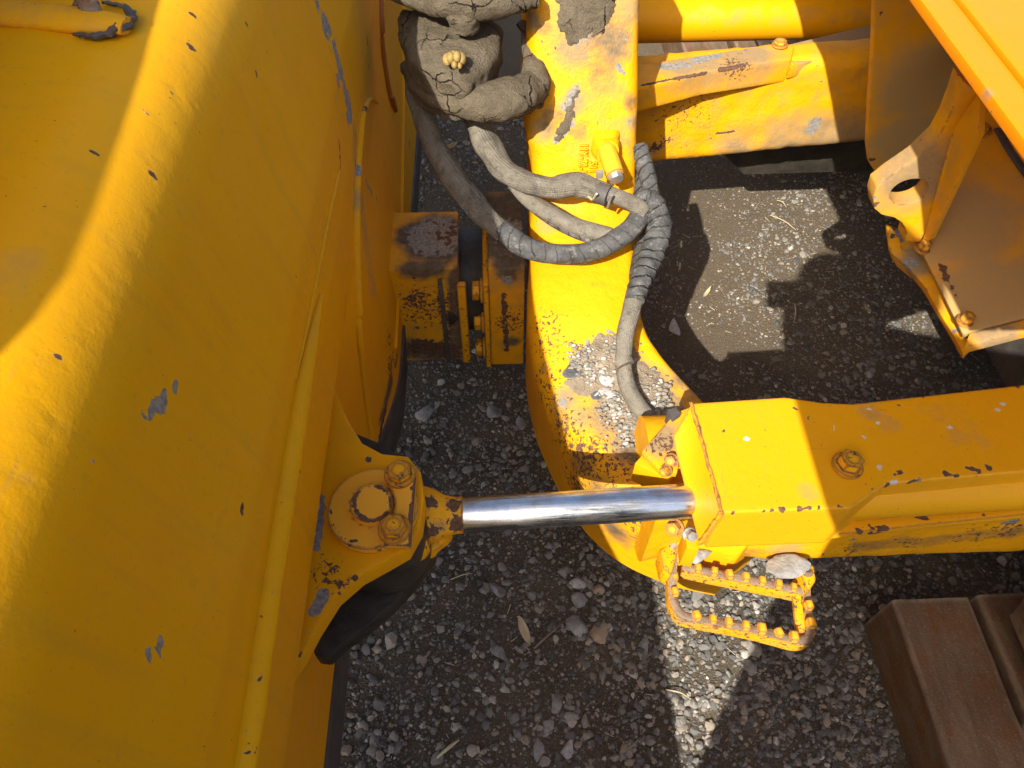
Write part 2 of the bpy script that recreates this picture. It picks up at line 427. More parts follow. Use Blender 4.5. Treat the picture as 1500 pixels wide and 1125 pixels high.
def tube(pts, radii, n=8, sides=16, bm=None, flat=1.0, wrinkle=None, rings=None):
    """pts: centre line; radii: one per point; flat squashes the section's height"""
    bm = bm or bmesh.new()
    c = catmull(pts, n) if n > 1 else [Vector(p) for p in pts]
    r = catmull([(x, 0, 0) for x in radii], n) if n > 1 else [Vector((x, 0, 0)) for x in radii]
    prev, up = None, Vector((0, 0, 1))
    la = bm.verts.layers.float.get('along') or bm.verts.layers.float.new('along'); lr = bm.verts.layers.float.get('around') or bm.verts.layers.float.new('around'); run = 0.0
    for i, p in enumerate(c):
        if i: run += (c[i] - c[i - 1]).length
        t = (c[min(i + 1, len(c) - 1)] - c[max(i - 1, 0)])
        x, y, z = frame(t, up if abs(t.normalized().z) < 0.95 else Vector((1, 0, 0)))
        ring = []
        for k in range(sides):
            a = 2 * math.pi * k / sides
            rr = r[i].x
            if wrinkle:
                w = noise.noise(Vector((p.x, p.y, p.z)) * wrinkle[0] + Vector((math.cos(a) * 1.3, math.sin(a) * 1.3, 0)))
                w2 = noise.noise(Vector((math.cos(a) * 2.2 + 7, math.sin(a) * 2.2, 0)) + Vector(p) * 7)
                rr *= 1 + wrinkle[1] * (w + 0.8 * w2)
            if rings:
                rr *= 1 + rings[1] * (((i * rings[0] + 0.35 * math.sin(a) + k / sides) % 1.0) - 0.5)
            nv_ = bm.verts.new(p + x * math.cos(a) * rr + y * math.sin(a) * rr * flat); nv_[la] = run; nv_[lr] = abs(2 * k / sides - 1)
            ring.append(nv_)
        if prev:
            for k in range(sides):
                j = (k + 1) % sides
                bm.faces.new([prev[k], prev[j], ring[j], ring[k]])
        else: bm.faces.new(list(reversed(ring)))
        prev = ring
    bm.faces.new(prev)
    return bm
def cyl(a, b, r0, r1=None, sides=32, bm=None):
    return tube([a, b], [r0, r0 if r1 is None else r1], 1, sides, bm)
def hexbolt(r, h, washer=True):
    """bolt head standing on z = 0"""
    bm = bmesh.new()
    if washer: cyl((0, 0, 0), (0, 0, h * 0.28), r * 1.3, None, 24, bm)
    cyl((0, 0, h * 0.28), (0, 0, h), r, None, 6, bm)
    cyl((0, 0, h * 0.9), (0, 0, h * 1.03), r * 0.62, r * 0.55, 18, bm)
    return mesh_from(bm, "bolt", 30, bevel=r * 0.06, seg=2)
BOLT = {}
def bolt(loc, nrm, r, h, parent, mat='bolt', spin=0.3, name="bolt", label=None):
    key = (round(r, 4), round(h, 4), mat)
    if key not in BOLT:
        BOLT[key] = hexbolt(r, h); BOLT[key].materials.append(M[mat])
    x, y, z = frame(nrm, Vector((0, 1, 0)) if abs(Vector(nrm).normalized().y) < 0.9 else Vector((1, 0, 0)))
    m = Matrix((x, y, z)).transposed().to_4x4()
    m = Matrix.Translation(loc) @ m @ Matrix.Rotation(spin, 4, 'Z')
    o = link(name, BOLT[key], parent, None, m)
    if label: o['label'] = label
    return o

# ------------------------------------------------------------------ the ground
def gz(x, y):
    return 0.006 * noise.noise(Vector((x * 3, y * 3, 0.3))) + 0.0035 * noise.noise(Vector((x * 14, y * 14, 1.7)))
def axis(lo, hi, step, far):
    a = list(np.arange(lo, hi, step)); e = 0.05
    l, r = lo, a[-1]
    L, R = [], []
    while l > -far: l -= e; L.append(l); e *= 1.5
    e = 0.05
    while r < far: r += e; R.append(r); e *= 1.5
    return np.array(L[::-1] + a + R)
gx, gy = axis(-0.6, 2.2, 0.012, 40), axis(-0.4, 3.6, 0.012, 40)
NX, NY = len(gx), len(gy)
gv = np.array([(x, y, gz(x, y) if -1 < x < 2.6 and -1 < y < 4 else 0.0) for y in gy for x in gx], np.float32)
ii, jj = np.meshgrid(np.arange(NX - 1), np.arange(NY - 1)); ii, jj = ii.ravel(), jj.ravel()
gq = np.stack([jj * NX + ii, jj * NX + ii + 1, (jj + 1) * NX + ii + 1, (jj + 1) * NX + ii], 1)
def np_mesh(name, verts, faces, smooth=True):
    me = bpy.data.meshes.new(name)
    k = faces.shape[1]
    me.vertices.add(len(verts)); me.vertices.foreach_set('co', verts.astype(np.float32).ravel())
    me.loops.add(faces.size); me.loops.foreach_set('vertex_index', faces.astype(np.int32).ravel())
    me.polygons.add(len(faces)); me.polygons.foreach_set('loop_start', np.arange(0, faces.size, k, dtype=np.int32))
    me.update(calc_edges=True)
    if smooth: me.shade_smooth()
    return me
link("ground", np_mesh("ground", gv, gq), None, M['ground'], kind='structure')

# ------------------------------------------------------------------ the bulldozer
DZ = empty("bulldozer", (0.95, 1.07, 0.0), label="yellow bulldozer with worn paint, its blade, push frame and chrome cylinder rod seen from above", category="bulldozer")

# ---- blade -------------------------------------------------------
def sstep(a, b, x):
    t = min(1, max(0, (x - a) / (b - a))); return t * t * (3 - 2 * t)
TOPZ = 1.130
def blade_profile(y):
    xb = -0.266 + 0.068 * sstep(0.56, 0.93, y)       # lower panel stands out round the centre pivot
    pr = [(-0.520, TOPZ - 0.002), (-0.43, TOPZ + 0.001), (-0.375, TOPZ + 0.003), (-0.336, TOPZ)]
    cx, cz, r = -0.326, TOPZ - 0.088, 0.088
    for k in range(1, 13):                              # rolled top edge
        a = math.radians(90 - k * 6.6); pr.append((cx + r * 1.0 * math.cos(a), cz + r * math.sin(a)))
    pr += [(-0.226, 0.96), (-0.211, 0.88), (-0.206, 0.78), (-0.209, 0.70)]
    g = 1 - sstep(0.60, 0.80, y)                       # recess under the stiffener
    pr += [(-0.211, 0.676), (-0.212 - 0.026 * g, 0.664), (-0.212 - 0.032 * g, 0.60), (-0.212 - 0.026 * g + (xb + 0.205) * 0.25, 0.54), (-0.210 - 0.006 * g + (xb + 0.205) * 0.7, 0.42), (xb, 0.30), (xb, 0.248)]
    return pr
def resample(pr, step):
    out = [Vector((pr[0][0], 0, pr[0][1]))]
    for (x0, z0), (x1, z1) in zip(pr, pr[1:]):
        n = max(1, int(round(math.hypot(x1 - x0, z1 - z0) / step)))
        for k in range(1, n + 1): out.append(Vector((x0 + (x1 - x0) * k / n, 0, z0 + (z1 - z0) * k / n)))
    return out
ref = blade_profile(0.3)
cnt = [max(1, int(round(math.hypot(b[0] - a[0], b[1] - a[1]) / 0.008))) for a, b in zip(ref, ref[1:])]
ys = np.concatenate([np.arange(-1.3, 0.0, 0.05), np.arange(0.0, 1.9, 0.0065), np.arange(1.9, 3.3, 0.06)])
def blade_rows():
    V = []
    for y in ys:
        pr = blade_profile(y); row = [(pr[0][0], pr[0][1])]
        for (x0, z0), (x1, z1), n in zip(pr, pr[1:], cnt):
            row += [(x0 + (x1 - x0) * k / n, z0 + (z1 - z0) * k / n) for k in range(1, n + 1)]
        for x, z in row:
            w = 0.0009 * noise.noise(Vector((x * 6, y * 3.0, z * 6)))
            V.append((x + w, y, z + w))
    return np.array(V), len(row)
bv, bn = blade_rows()
ii, jj = np.meshgrid(np.arange(bn - 1), np.arange(len(ys) - 1)); ii, jj = ii.ravel(), jj.ravel()
bf = np.stack([jj * bn + ii, jj * bn + ii + 1, (jj + 1) * bn + ii + 1, (jj + 1) * bn + ii], 1)[:, ::-1]
# front skin: the same outline closed 0.24 m ahead, so that the blade is a solid body
fx = np.array([(-0.55, y, z) for y in ys for z in np.linspace(TOPZ - 0.002, 0.248, 12)])
for i, (x, y, z) in enumerate(fx):
    u = (z - 0.248) / (TOPZ - 0.25); fx[i, 0] = -0.50 + 0.17 * math.sin(math.pi * (1 - u)) * 0.9 - 0.02 * (1 - u)
ff_i, ff_j = np.meshgrid(np.arange(11), np.arange(len(ys) - 1)); ff_i, ff_j = ff_i.ravel(), ff_j.ravel()
ff = np.stack([ff_j * 12 + ff_i, ff_j * 12 + ff_i + 1, (ff_j + 1) * 12 + ff_i + 1, (ff_j + 1) * 12 + ff_i], 1)
base_i = len(bv)
low = np.array([[j * bn + bn - 1, base_i + j * 12 + 11, base_i + (j + 1) * 12 + 11, (j + 1) * bn + bn - 1] for j in range(len(ys) - 1)])
top = np.array([[j * bn, (j + 1) * bn, base_i + (j + 1) * 12, base_i + j * 12] for j in range(len(ys) - 1)])
blade_me = np_mesh("blade", np.vstack([bv, fx]), np.vstack([bf, ff + base_i, low[:, ::-1], top[:, ::-1]]))
blade_me.set_sharp_from_angle(angle=math.radians(50))
BM = []
for (x, y, r) in [(281, 71, 9), (93, 131, 6), (160, 132, 6), (10, 97, 6), (52, 223, 0), (46, 317, 6), (162, 249, 5), (222, 257, 5), (219, 168, 6), (278, 20, 5), (152, 170, 5),
                  (135, 223, 5), (100, 380, 8), (355, 748, 9), (92, 525, 6), (30, 121, 5), (20, 32, 6), (52, 82, 4), (255, 108, 5), (248, 134, 5), (6, 285, 5), (363, 40, 5), (376, 108, 4), (428, 775, 0)]:
    if r: BM.append(('chip', x, y, r, 0.95))
for x in np.linspace(0, 1, 26): BM.append(('bare', 464 + 46 * x ** 0.8 + random.uniform(-4, 8), 172 * x, random.uniform(8, 20), random.uniform(0.55, 0.95)))
BM += [('bare', 220, 608, 13, 1.0, 242, 580), ('bare', 246, 577, 8, 0.9, 262, 562), ('bare', 211, 613, 10, 0.95), ('bare', 236, 598, 6, 0.75, 246, 610),
       ('bare', 137, 684, 8, 0.9, 152, 671), ('bare', 218, 958, 10, 0.95, 234, 942), ('bare', 237, 980, 4, 0.8, 240, 972), ('bare', 316, 826, 5, 0.8),
       ('bare', 53, 224, 6, 0.8), ('bare', 34, 208, 7, 0.45), ('chip', 497, 205, 4, 0.9, 499, 250),
       ('dust', 90, 30, 22, 0.6, 160, 42), ('dust', 40, 400, 60, 0.35), ('dust', 40, 700, 35, 0.4), ('dust', 530, 300, 28, 0.55, 545, 420), ('dust', 520, 190, 20, 0.6, 520, 320),
       ('bare', 520, 235, 8, 0.7, 525, 262), ('bare', 536, 265, 6, 0.75, 545, 285), ('bare', 552, 292, 7, 0.7), ('chip', 535, 30, 5, 0.6, 540, 100), ('speck', 572, 535, 26, 0.9), ('chip', 578, 540, 8, 0.55, 582, 520), ('grime', 560, 610, 16, 0.8, 572, 560), ('chip', 556, 640, 9, 0.7, 566, 590),
       ('speck', 570, 500, 30, 0.7), ('chip', 460, 870, 16, 0.0)]
for k in range(70):                                      # blistered paint along the rolled top edge
    t = random.random(); BM.append(('rough', 350 - 345 * t + random.uniform(-55, 15), 30 + 720 * t, random.uniform(6, 16), random.uniform(0.15, 0.5)))
wear_paint(blade_me, BM)
BLADE = link("blade", blade_me, DZ, M['blade'], label="tall yellow blade with rolled top edge and flaked paint")
BB = BVHTree.FromPolygons([v.co for v in blade_me.vertices], [tuple(p.vertices) for p in blade_me.polygons])
def on_blade(px, py, lift=0.0):
    p, n = hit(BB, px, py)
    if n.dot(ray(px, py)) > 0: n = -n
    return p + n * lift
# unseen guard plate added on the front edge, outline shaped to shade the top
sg = []
for px, py in [(300, -420), (262, -120), (235, 0), (212, 90), (180, 190), (142, 300), (100, 400), (52, 466), (0, 520), (-140, 640), (-420, 860)]:
    q = hit(BB, px, py)[0]
    if q is None: continue
    dz = (q.x + 0.440) / SUN_A
    sg.append((q.y - dz * SUN_B, q.z + dz))
sg.sort(); sg = [(-1.3, sg[0][1])] + [g for g in sg if g[0] > -1.25] + [(3.3, sg[-1][1])]
part("shadow_guard", prism([(-0.440, y, z) for y, z in sg] + [(-0.440, 3.3, TOPZ - 0.02), (-0.440, -1.3, TOPZ - 0.02)], (-0.022, 0, 0)), M['paint'], BLADE)
# gusset foot welded to the top at the far left
g0, g1 = P(-60, 12, 1.136), P(186, 38, 1.134)
part("gusset_foot", tube([g0, g0.lerp(g1, 0.4), g0.lerp(g1, 0.8), g1], [0.017, 0.017, 0.016, 0.011], 8, 16, flat=0.5), M['dusty'], BLADE, smooth=60)
w = [P(108, 50, 1.1335), P(140, 54, 1.1335), P(165, 48, 1.1335), P(182, 36, 1.1335), P(192, 24, 1.1335), P(180, 10, 1.1335), P(150, 3, 1.1335)]
part("weld_bead", tube(w, [0.002, 0.0035, 0.005, 0.0045, 0.005, 0.003, 0.002], 8, 8, flat=0.7, wrinkle=(260, 0.9)), M['steel'], BLADE, smooth=60)
part("weld_bead", tube([P(118, 4, 1.139), P(135, 8, 1.144), P(142, 12, 1.140)], [0.006, 0.008, 0.004], 8, 8, wrinkle=(200, 0.9)), M['rust'], BLADE, smooth=60)

def strip(pix, rad, name, mat='blade', flat=0.45, n=8, **kw):
    pts = [on_blade(x, y, 0.0) for x, y in pix]
    return part(name, tube(pts, [r * mpp(p) for r, p in zip(rad, pts)], n, 12, flat=flat, wrinkle=kw.pop('wrinkle', (90, 0.10))), M[mat], BLADE, smooth=70, dense=kw.pop('dense', 0.0), **kw)
# long stiffener bar, the seam above it, ribs of the lower panel
bar = [(483, 432), (462, 520), (444, 620), (424, 740), (405, 860), (386, 985), (362, 1140)]
pts = [on_blade(x - 14, y, 0.0) for x, y in bar]
part("stiffener_bar", tube(pts, [0.004, 0.012, 0.0135, 0.014, 0.014, 0.014, 0.014], 10, 14, flat=0.8, wrinkle=(50, 0.06)), M['blade'], BLADE, smooth=70, dense=0.012,
    marks=[('chip', 440, 690, 4, 0.8), ('chip', 402, 870, 5, 0.85), ('chip', 396, 932, 4, 0.8), ('chip', 382, 995, 4, 0.8), ('chip', 363, 1070, 6, 0.85), ('chip', 360, 1108, 9, 0.9), ('speck', 370, 1080, 30, 0.4)])
strip([(495, 252), (480, 320), (462, 410), (446, 490), (432, 555)], [4, 4, 4, 4, 2], "weld_bead")
strip([(552, 150), (541, 146), (531, 165), (525, 210), (521, 270), (519, 330), (520, 400), (524, 470), (533, 560), (546, 655)], [4, 5, 6, 7, 8, 9, 9, 9, 8, 6], "rib", flat=0.7,
      dense=0.008, marks=[('speck', 536, 160, 16, 0.9), ('bare', 521, 250, 14, 0.8), ('dust', 520, 290, 22, 0.6), ('chip', 545, 650, 6, 0.8)])
strip([(556, -30), (557, 40), (562, 95), (570, 140), (578, 162)], [5, 7, 8, 8, 5], "rust_streaked_rod", mat='runrust', flat=0.7)
strip([(590, 10), (590, 100), (589, 200), (587, 320), (583, 420), (578, 510)], [4] * 6, "edge_bead", flat=0.7)
# worn cutting edge bolted along the bottom
ce = bmesh.new()
row = []
for y in np.arange(-1.3, 3.3, 0.05):
    xb = -0.266 + 0.068 * sstep(0.56, 0.93, y)
    row.append([ce.verts.new((xb + dx, y, z)) for dx, z in ((0.005, 0.262), (-0.006, 0.118), (-0.04, 0.118), (-0.04, 0.262))])
for a, b in zip(row, row[1:]):
    for k in range(4): ce.faces.new([a[k], a[(k + 1) % 4], b[(k + 1) % 4], b[k]])
ce.faces.new(row[0]); ce.faces.new(row[-1])
part("cutting_edge", ce, M['steel'], BLADE, bevel=0.002)
# hinge lugs for the angle cylinder
lug = [(455, 560), (479, 538), (492, 575), (510, 615), (530, 648), (560, 664), (598, 668), (616, 690), (622, 730), (616, 770), (598, 803), (565, 822), (528, 842), (492, 873), (462, 920), (440, 962), (404, 1012), (392, 1012), (404, 900), (425, 740), (440, 640)]
part("upper_lug", prism(poly(lug, 0.632), (0, 0, -0.034)), M['blade'], BLADE, bevel=0.004, dense=0.007,
     marks=[('white', 462, 720, 14, 0.62, 452, 790), ('bare', 470, 730, 12, 0.75, 462, 800), ('bare', 470, 670, 6, 0.7, 476, 640), ('bare', 462, 895, 12, 0.9, 474, 870), ('chip', 450, 925, 5, 0.8), ('chip', 440, 960, 6, 0.8), ('chip', 520, 846, 8, 0.8), ('speck', 480, 840, 30, 0.8), ('speck', 505, 855, 14, 0.9), ('chip', 540, 672, 9, 0.75), ('chip', 498, 868, 6, 0.8)])
low_lug = [(440, 600), (560, 650), (625, 695), (648, 755), (636, 812), (608, 850), (575, 886), (537, 918), (503, 942), (480, 964), (462, 962), (440, 900)]
part("lower_lug_shade", prism(poly(low_lug, 0.500), (0, 0, -0.034)), M['greased_shade'], BLADE, bevel=0.004)  # dark enlarged lug standing in for the shaded hollow beneath the upper one
part("lug_web", prism(poly([(455, 560), (472, 560), (456, 740), (446, 850), (424, 850), (430, 740)], 0.60), (0, 0, -0.15)), M['greased_shade'], BLADE)
# swept fillet between lug and plate
fl = [P(x, y, 0.634) for x, y in [(478, 545), (462, 600), (448, 690), (436, 790), (420, 890), (402, 1000)]]
part("fillet", tube(fl, [0.004, 0.010, 0.011, 0.011, 0.010, 0.004], 8, 12, flat=0.55), M['blade'], BLADE, smooth=70, dense=0.008, marks=[('white', 460, 690, 9, 0.6, 448, 790), ('bare', 454, 720, 12, 0.8, 442, 800), ('bare', 464, 655, 7, 0.6), ('white', 470, 640, 6, 0.5)])
PIN = P(546, 743, 0.645); PIN.z = 0.632
part("pin_washer", cyl(PIN, PIN + Vector((0, 0, 0.013)), 0.0545, None, 56), M['pin'], BLADE, bevel=0.002, dense=0.006,
     marks=[('chip', 546 + 63 * math.cos(a_), 742 + 60 * math.sin(a_), 5, 0.35 + 0.5 * random.random()) for a_ in np.linspace(0.8, 4.2, 26)] + [('grime', 546 + 33 * math.cos(a_), 741 + 31 * math.sin(a_), 5, 0.8) for a_ in np.linspace(0, 6.28, 16)] + [('chip', 520, 793, 6, 0.9), ('chip', 512, 800, 4, 0.8), ('chip', 556, 806, 5, 0.85), ('chip', 540, 680, 6, 0.8), ('dust', 560, 770, 28, 0.35)])
part("hinge_pin", cyl(PIN + Vector((0, 0, 0.010)), PIN + Vector((0, 0, 0.026)), 0.0255, None, 40), M['pin'], BLADE, bevel=0.0025, dense=0.004, marks=[('chip', 546 + 27 * math.cos(a_) , 737 + 25 * math.sin(a_), 5.5, 0.5 + 0.5 * random.random()) for a_ in np.linspace(0, 6.28, 22)])
part("pin_shank", cyl(PIN + Vector((0, 0, -0.20)), PIN + Vector((0, 0, 0.009)), 0.022, None, 24), M['steel'], BLADE)
lk = poly([(571, 682), (611, 681), (606, 740), (602, 800), (561, 799), (575, 770), (579, 735), (571, 708)], 0.655)
part("lock_plate", prism(lk, (0, 0, -0.010)), M['pin'], BLADE, bevel=0.0015, dense=0.005, marks=[('grime', 586, 697, 22, 0.8), ('grime', 578, 776, 22, 0.8), ('chip', 608, 700, 4, 0.8, 601, 795), ('chip', 580, 798, 4, 0.7, 600, 799), ('chip', 604, 715, 5, 0.9), ('chip', 603, 740, 5, 0.9, 601, 770), ('chip', 566, 797, 6, 0.8)])
bolt(P(586, 696, 0.655), (0, 0, 1), 0.0150, 0.014, BLADE, spin=0.1)
bolt(P(578, 776, 0.655), (0, 0, 1), 0.0150, 0.014, BLADE, spin=0.5)
# centre pivot housing on the blade
hb = box(-0.225, -0.072, 1.045, 1.215, 0.14, 0.425)
part("pivot_housing", hb, M['dusty'], BLADE, bevel=0.004, dense=0.012,  # grime, its upper part also darkened to make up for weak shade
     marks=[('grime', 640, 350, 60, 1.1), ('grime', 600, 345, 30, 1.0), ('grime', 660, 520, 26, 0.9, 600, 512), ('grime', 668, 400, 14, 1.0, 668, 520), ('grime', 640, 392, 26, 0.9, 600, 395), ('speck', 630, 450, 50, 0.8), ('bare', 640, 345, 55, 0.85), ('chip', 655, 345, 34, 0.6), ('dust', 640, 350, 45, 0.9), ('chip', 640, 335, 30, 0.45), ('speck', 655, 440, 30, 0.95), ('chip', 660, 460, 12, 0.55, 655, 520), ('chip', 615, 508, 22, 0.95, 660, 515), ('chip', 610, 430, 14, 0.5), ('speck', 610, 440, 30, 1.0), ('chip', 606, 408, 5, 0.85), ('chip', 610, 480, 7, 0.7), ('speck', 605, 460, 24, 0.7)])
part("housing_band", box(-0.113, -0.104, 1.038, 1.045, 0.14, 0.40), M['steel'], BLADE, bevel=0.0015)
part("housing_band", box(-0.076, -0.058, 1.035, 1.05, 0.14, 0.385), M['worn'], BLADE, bevel=0.002)
part("ball_stud", cyl((-0.10, 1.16, 0.28), (0.0, 1.16, 0.28), 0.118, 0.105, 36), M['greased_shade'], BLADE, bevel=0.004)  # enlarged and blackened to fill the shaded gap between the pivot blocks

# ---- push frame ----------------------------------------------------
FR_SEC = [  # left px, right px, top z, z of the left outline, left radius, lean of the depth direction (0 flat top, 90 upright wall)
    ((775, -140), (946, -140), .98, .98, .03, 78), ((775, -60), (942, -60), .905, .905, .03, 78), ((774, 0), (939, 0), .85, .85, .03, 78), ((772, 80), (937, 80), .775, .775, .03, 76), ((770, 150), (936, 150), .705, .705, .03, 74),
    ((771, 195), (935, 200), .655, .655, .03, 70), ((779, 240), (934, 245), .607, .60, .03, 62), ((779, 300), (932, 300), .548, .525, .03, 44), ((777, 350), (930, 350), .515, .475, .032, 22),
    ((775, 395), (930, 400), .495, .44, .034, 8), ((772, 450), (935, 445), .482, .42, .037, 0), ((772, 500), (947, 490), .468, .39, .042, 0), ((778, 550), (966, 522), .450, .36, .048, 0), ((789, 600), (990, 550), .432, .33, .052, 0),
    ((806, 650), (1018, 580), .418, .30, .055, 0), ((832, 704), (1050, 620), .408, .28, .058, 0), ((868, 757), (1080, 665), .402, .27, .06, 0), ((920, 800), (1105, 700), .400, .265, .06, 0), ((985, 832), (1130, 722), .400, .26, .06, 0), ((1060, 850), (1160, 735), .40, .26, .06, 0)]
def sec_points(L, R, zt, zl, r, lean):
    a = P(*L, zl); b = P(*R, zt - 0.02 * math.cos(math.radians(lean)))
    if lean > 30: a.y = b.y = (a.y + b.y) / 2
    a.z = b.z = 0; u = (b - a); W = u.length; u.normalize()
    t_ = math.radians(lean); dd = Vector((0, math.sin(t_), -math.cos(t_)))
    pr = [(0, -0.21), (0, -0.16), (0, -0.12)]
    for k in range(0, 9):
        t = math.radians(180 - k * 11.25); pr.append((r + r * math.cos(t), -r * 1.15 + r * 1.15 * math.sin(t)))
    n = 12
    for k in range(1, n):
        f = k / n; pr.append((r + (W - r - 0.022) * f, 0.006 * math.sin(math.pi * f)))
    for k in range(0, 7):
        t = math.radians(90 - k * 15); pr.append((W - 0.022 + 0.022 * math.cos(t), -0.022 + 0.022 * math.sin(t)))
    pr += [(W, -0.08), (W, -0.15), (W, -0.21)]
    return [a + u * x + Vector((0, 0, zt)) - dd * z for x, z in pr]
def lerp_secs(S, n):
    out = []
    for i in range(len(S) - 1):
        p0, p1, p2, p3 = S[max(i - 1, 0)], S[i], S[i + 1], S[min(i + 2, len(S) - 1)]
        for k in range(n):
            t = k / n
            out.append([0.5 * ((2 * b) + (c - a) * t + (2 * a - 5 * b + 4 * c - d) * t * t + (3 * b - a - 3 * c + d) * t ** 3) for a, b, c, d in zip(p0, p1, p2, p3)])
    out.append(S[-1]); return out
secs = lerp_secs([sec_points(*s) for s in FR_SEC], 8)
fb = bmesh.new(); prev = None
for sct in secs:
    ring = [fb.verts.new(p) for p in sct]
    if prev:
        for k in range(len(ring)): fb.faces.new([prev[k], prev[(k + 1) % len(ring)], ring[(k + 1) % len(ring)], ring[k]])
    else: fb.faces.new(ring)
    prev = ring
fb.faces.new(prev)
FM = []
for k in range(26):
    t = k / 25; x0 = 790 + 20 * t; FM.append(('speck', 800 + 6 * math.sin(k * 2.1), 470 + 120 * t, 26, 0.6))
for x, y, r, v in [(900, 60, 50, .55), (880, 120, 40, .45), (810, 175, 30, .6), (925, 150, 20, .6), (845, 190, 26, .5), (795, 40, 18, .6), (915, 215, 20, .45), (800, 300, 26, .4), (870, 330, 40, .3), (790, 450, 20, .35), (800, 540, 26, .42), (820, 610, 34, .5), (850, 680, 40, .6), (880, 730, 40, .75), (930, 660, 30, .6), (990, 560, 22, .45), (1005, 585, 16, .6), (880, 420, 40, .25), (900, 780, 40, .7), (950, 800, 30, .8), (935, 480, 14, .5)]:
    FM.append(('grime', x, y, r, v))
FM += [('speck', 830, 640, 50, 0.8), ('speck', 860, 670, 50, 0.85), ('speck', 850, 720, 50, 0.95), ('speck', 900, 690, 40, 0.7), ('speck', 930, 760, 60, 0.7), ('speck', 950, 710, 30, 0.6), ('speck', 960, 800, 40, 0.8),
       ('dust', 830, 585, 26, 0.8), ('dust', 850, 610, 26, 0.75), ('dust', 900, 550, 50, 1.0), ('dust', 930, 580, 50, 1.1), ('dust', 900, 610, 40, 1.1), ('dust', 930, 640, 45, 1.15), ('dust', 960, 560, 30, 1.0), ('dust', 975, 595, 36, 1.1), ('dust', 880, 530, 36, 0.9), ('dust', 860, 560, 30, 0.8), ('dust', 965, 500, 14, 0.4),
       ('bare', 824, 590, 14, 0.62), ('chip', 935, 655, 18, 0.6), ('chip', 940, 670, 14, 0.8),
       ('dust', 850, 30, 60, 0.75), ('bare', 850, 40, 36, 0.62), ('dust', 900, 60, 40, 0.8), ('dust', 915, 10, 40, 0.7), ('dust', 840, 70, 36, 0.9), ('dust', 880, 130, 50, 0.5), ('dust', 840, 150, 26, 0.8), ('bare', 828, 160, 10, 0.7, 845, 130), ('bare', 815, 205, 9, 0.75, 835, 180), ('bare', 905, 98, 6, 0.8, 915, 108), ('chip', 792, 60, 4, 0.5), ('chip', 815, 65, 3, 0.8, 800, 85), ('chip', 838, 245, 3, 0.4),
       ('dust', 795, 190, 26, 0.7), ('dust', 900, 200, 40, 0.5), ('dust', 800, 330, 24, 0.5), ('dust', 850, 220, 50, 0.35), ('dust', 925, 180, 16, 0.7), ('dust', 780, 30, 20, 0.8), ('bare', 922, 178, 6, 0.7), ('chip', 918, 52, 6, 0.7), ('bare', 917, 56, 9, 0.6), ('rough', 850, 60, 80, 1.0), ('rough', 920, 600, 80, 1.0), ('rough', 850, 180, 60, 0.6), ('dust', 980, 540, 12, 0.6, 1015, 580), ('chip', 945, 553, 8, 0.45)]
FRAME = part("push_frame", fb, M['casting'], DZ, "curved yellow cast nose of the push frame with dirt on it", smooth=60, dense=0.011, jitter=(16, 0.0012), marks=FM)
FBV = BVHTree.FromPolygons([v.co for v in FRAME.data.vertices], [tuple(p.vertices) for p in FRAME.data.polygons])
def on_frame(px, py, lift=0.0):
    p, n = hit(FBV, px, py)
    return p + Vector((0, 0, lift))
# pivot cap bolted to the nose
cap = box(-0.012, 0.06, 1.035, 1.27, 0.13, 0.43)
part("pivot_cap", cap, M['dusty'], FRAME, bevel=0.004, dense=0.012, marks=[('grime', 745, 330, 80, 1.3), ('grime', 745, 385, 30, 1.0), ('grime', 750, 500, 16, 0.7), ('dust', 750, 330, 80, 1.2), ('bare', 750, 340, 50, 0.6), ('chip', 748, 370, 16, 0.5), ('bare', 742, 410, 16, 0.7), ('speck', 745, 470, 30, 0.8), ('chip', 738, 430, 5, 0.8, 742, 515)])  # upper grime also deepens the shade on the cap
part("cap_flange", box(-0.024, -0.012, 1.028, 1.26, 0.13, 0.39), M['worn'], FRAME, bevel=0.002)
for py, z in ((1.026, 0.355), (1.026, 0.262), (1.026, 0.175)):
    bolt((-0.024, 1.052, z), (-1, 0, 0), 0.020, 0.022, FRAME)
# raised foundry marks
def raised(txt, px, py, size, parent, ang):
    cu = bpy.data.curves.new("casting_number", 'FONT'); cu.body = txt; cu.size = size; cu.extrude = 0.005; cu.bevel_depth = 0.0006; cu.space_character = 1.12
    tmp = bpy.data.objects.new("tmp", cu); COL.objects.link(tmp)
    me = bpy.data.meshes.new_from_object(tmp.evaluated_get(bpy.context.evaluated_depsgraph_get()))
    bpy.data.objects.remove(tmp)
    p, n_ = hit(FBV, px, py)
    if n_.dot(ray(px, py)) > 0: n_ = -n_
    gy_ = (Vector((1, 0, 0)) - n_ * n_.x).normalized(); gx_ = gy_.cross(n_)
    return link("casting_number", me, parent, M['casting'], Matrix.Translation(p + n_ * 0.001) @ Matrix((gx_, gy_, n_)).transposed().to_4x4() @ Matrix.Diagonal((0.62, 1, 1, 1)))
bpy.context.view_layer.update()
raised("11Y-72-1", 849, 209, 0.021, FRAME, 0)
raised("511", 863, 236, 0.020, FRAME, 0)
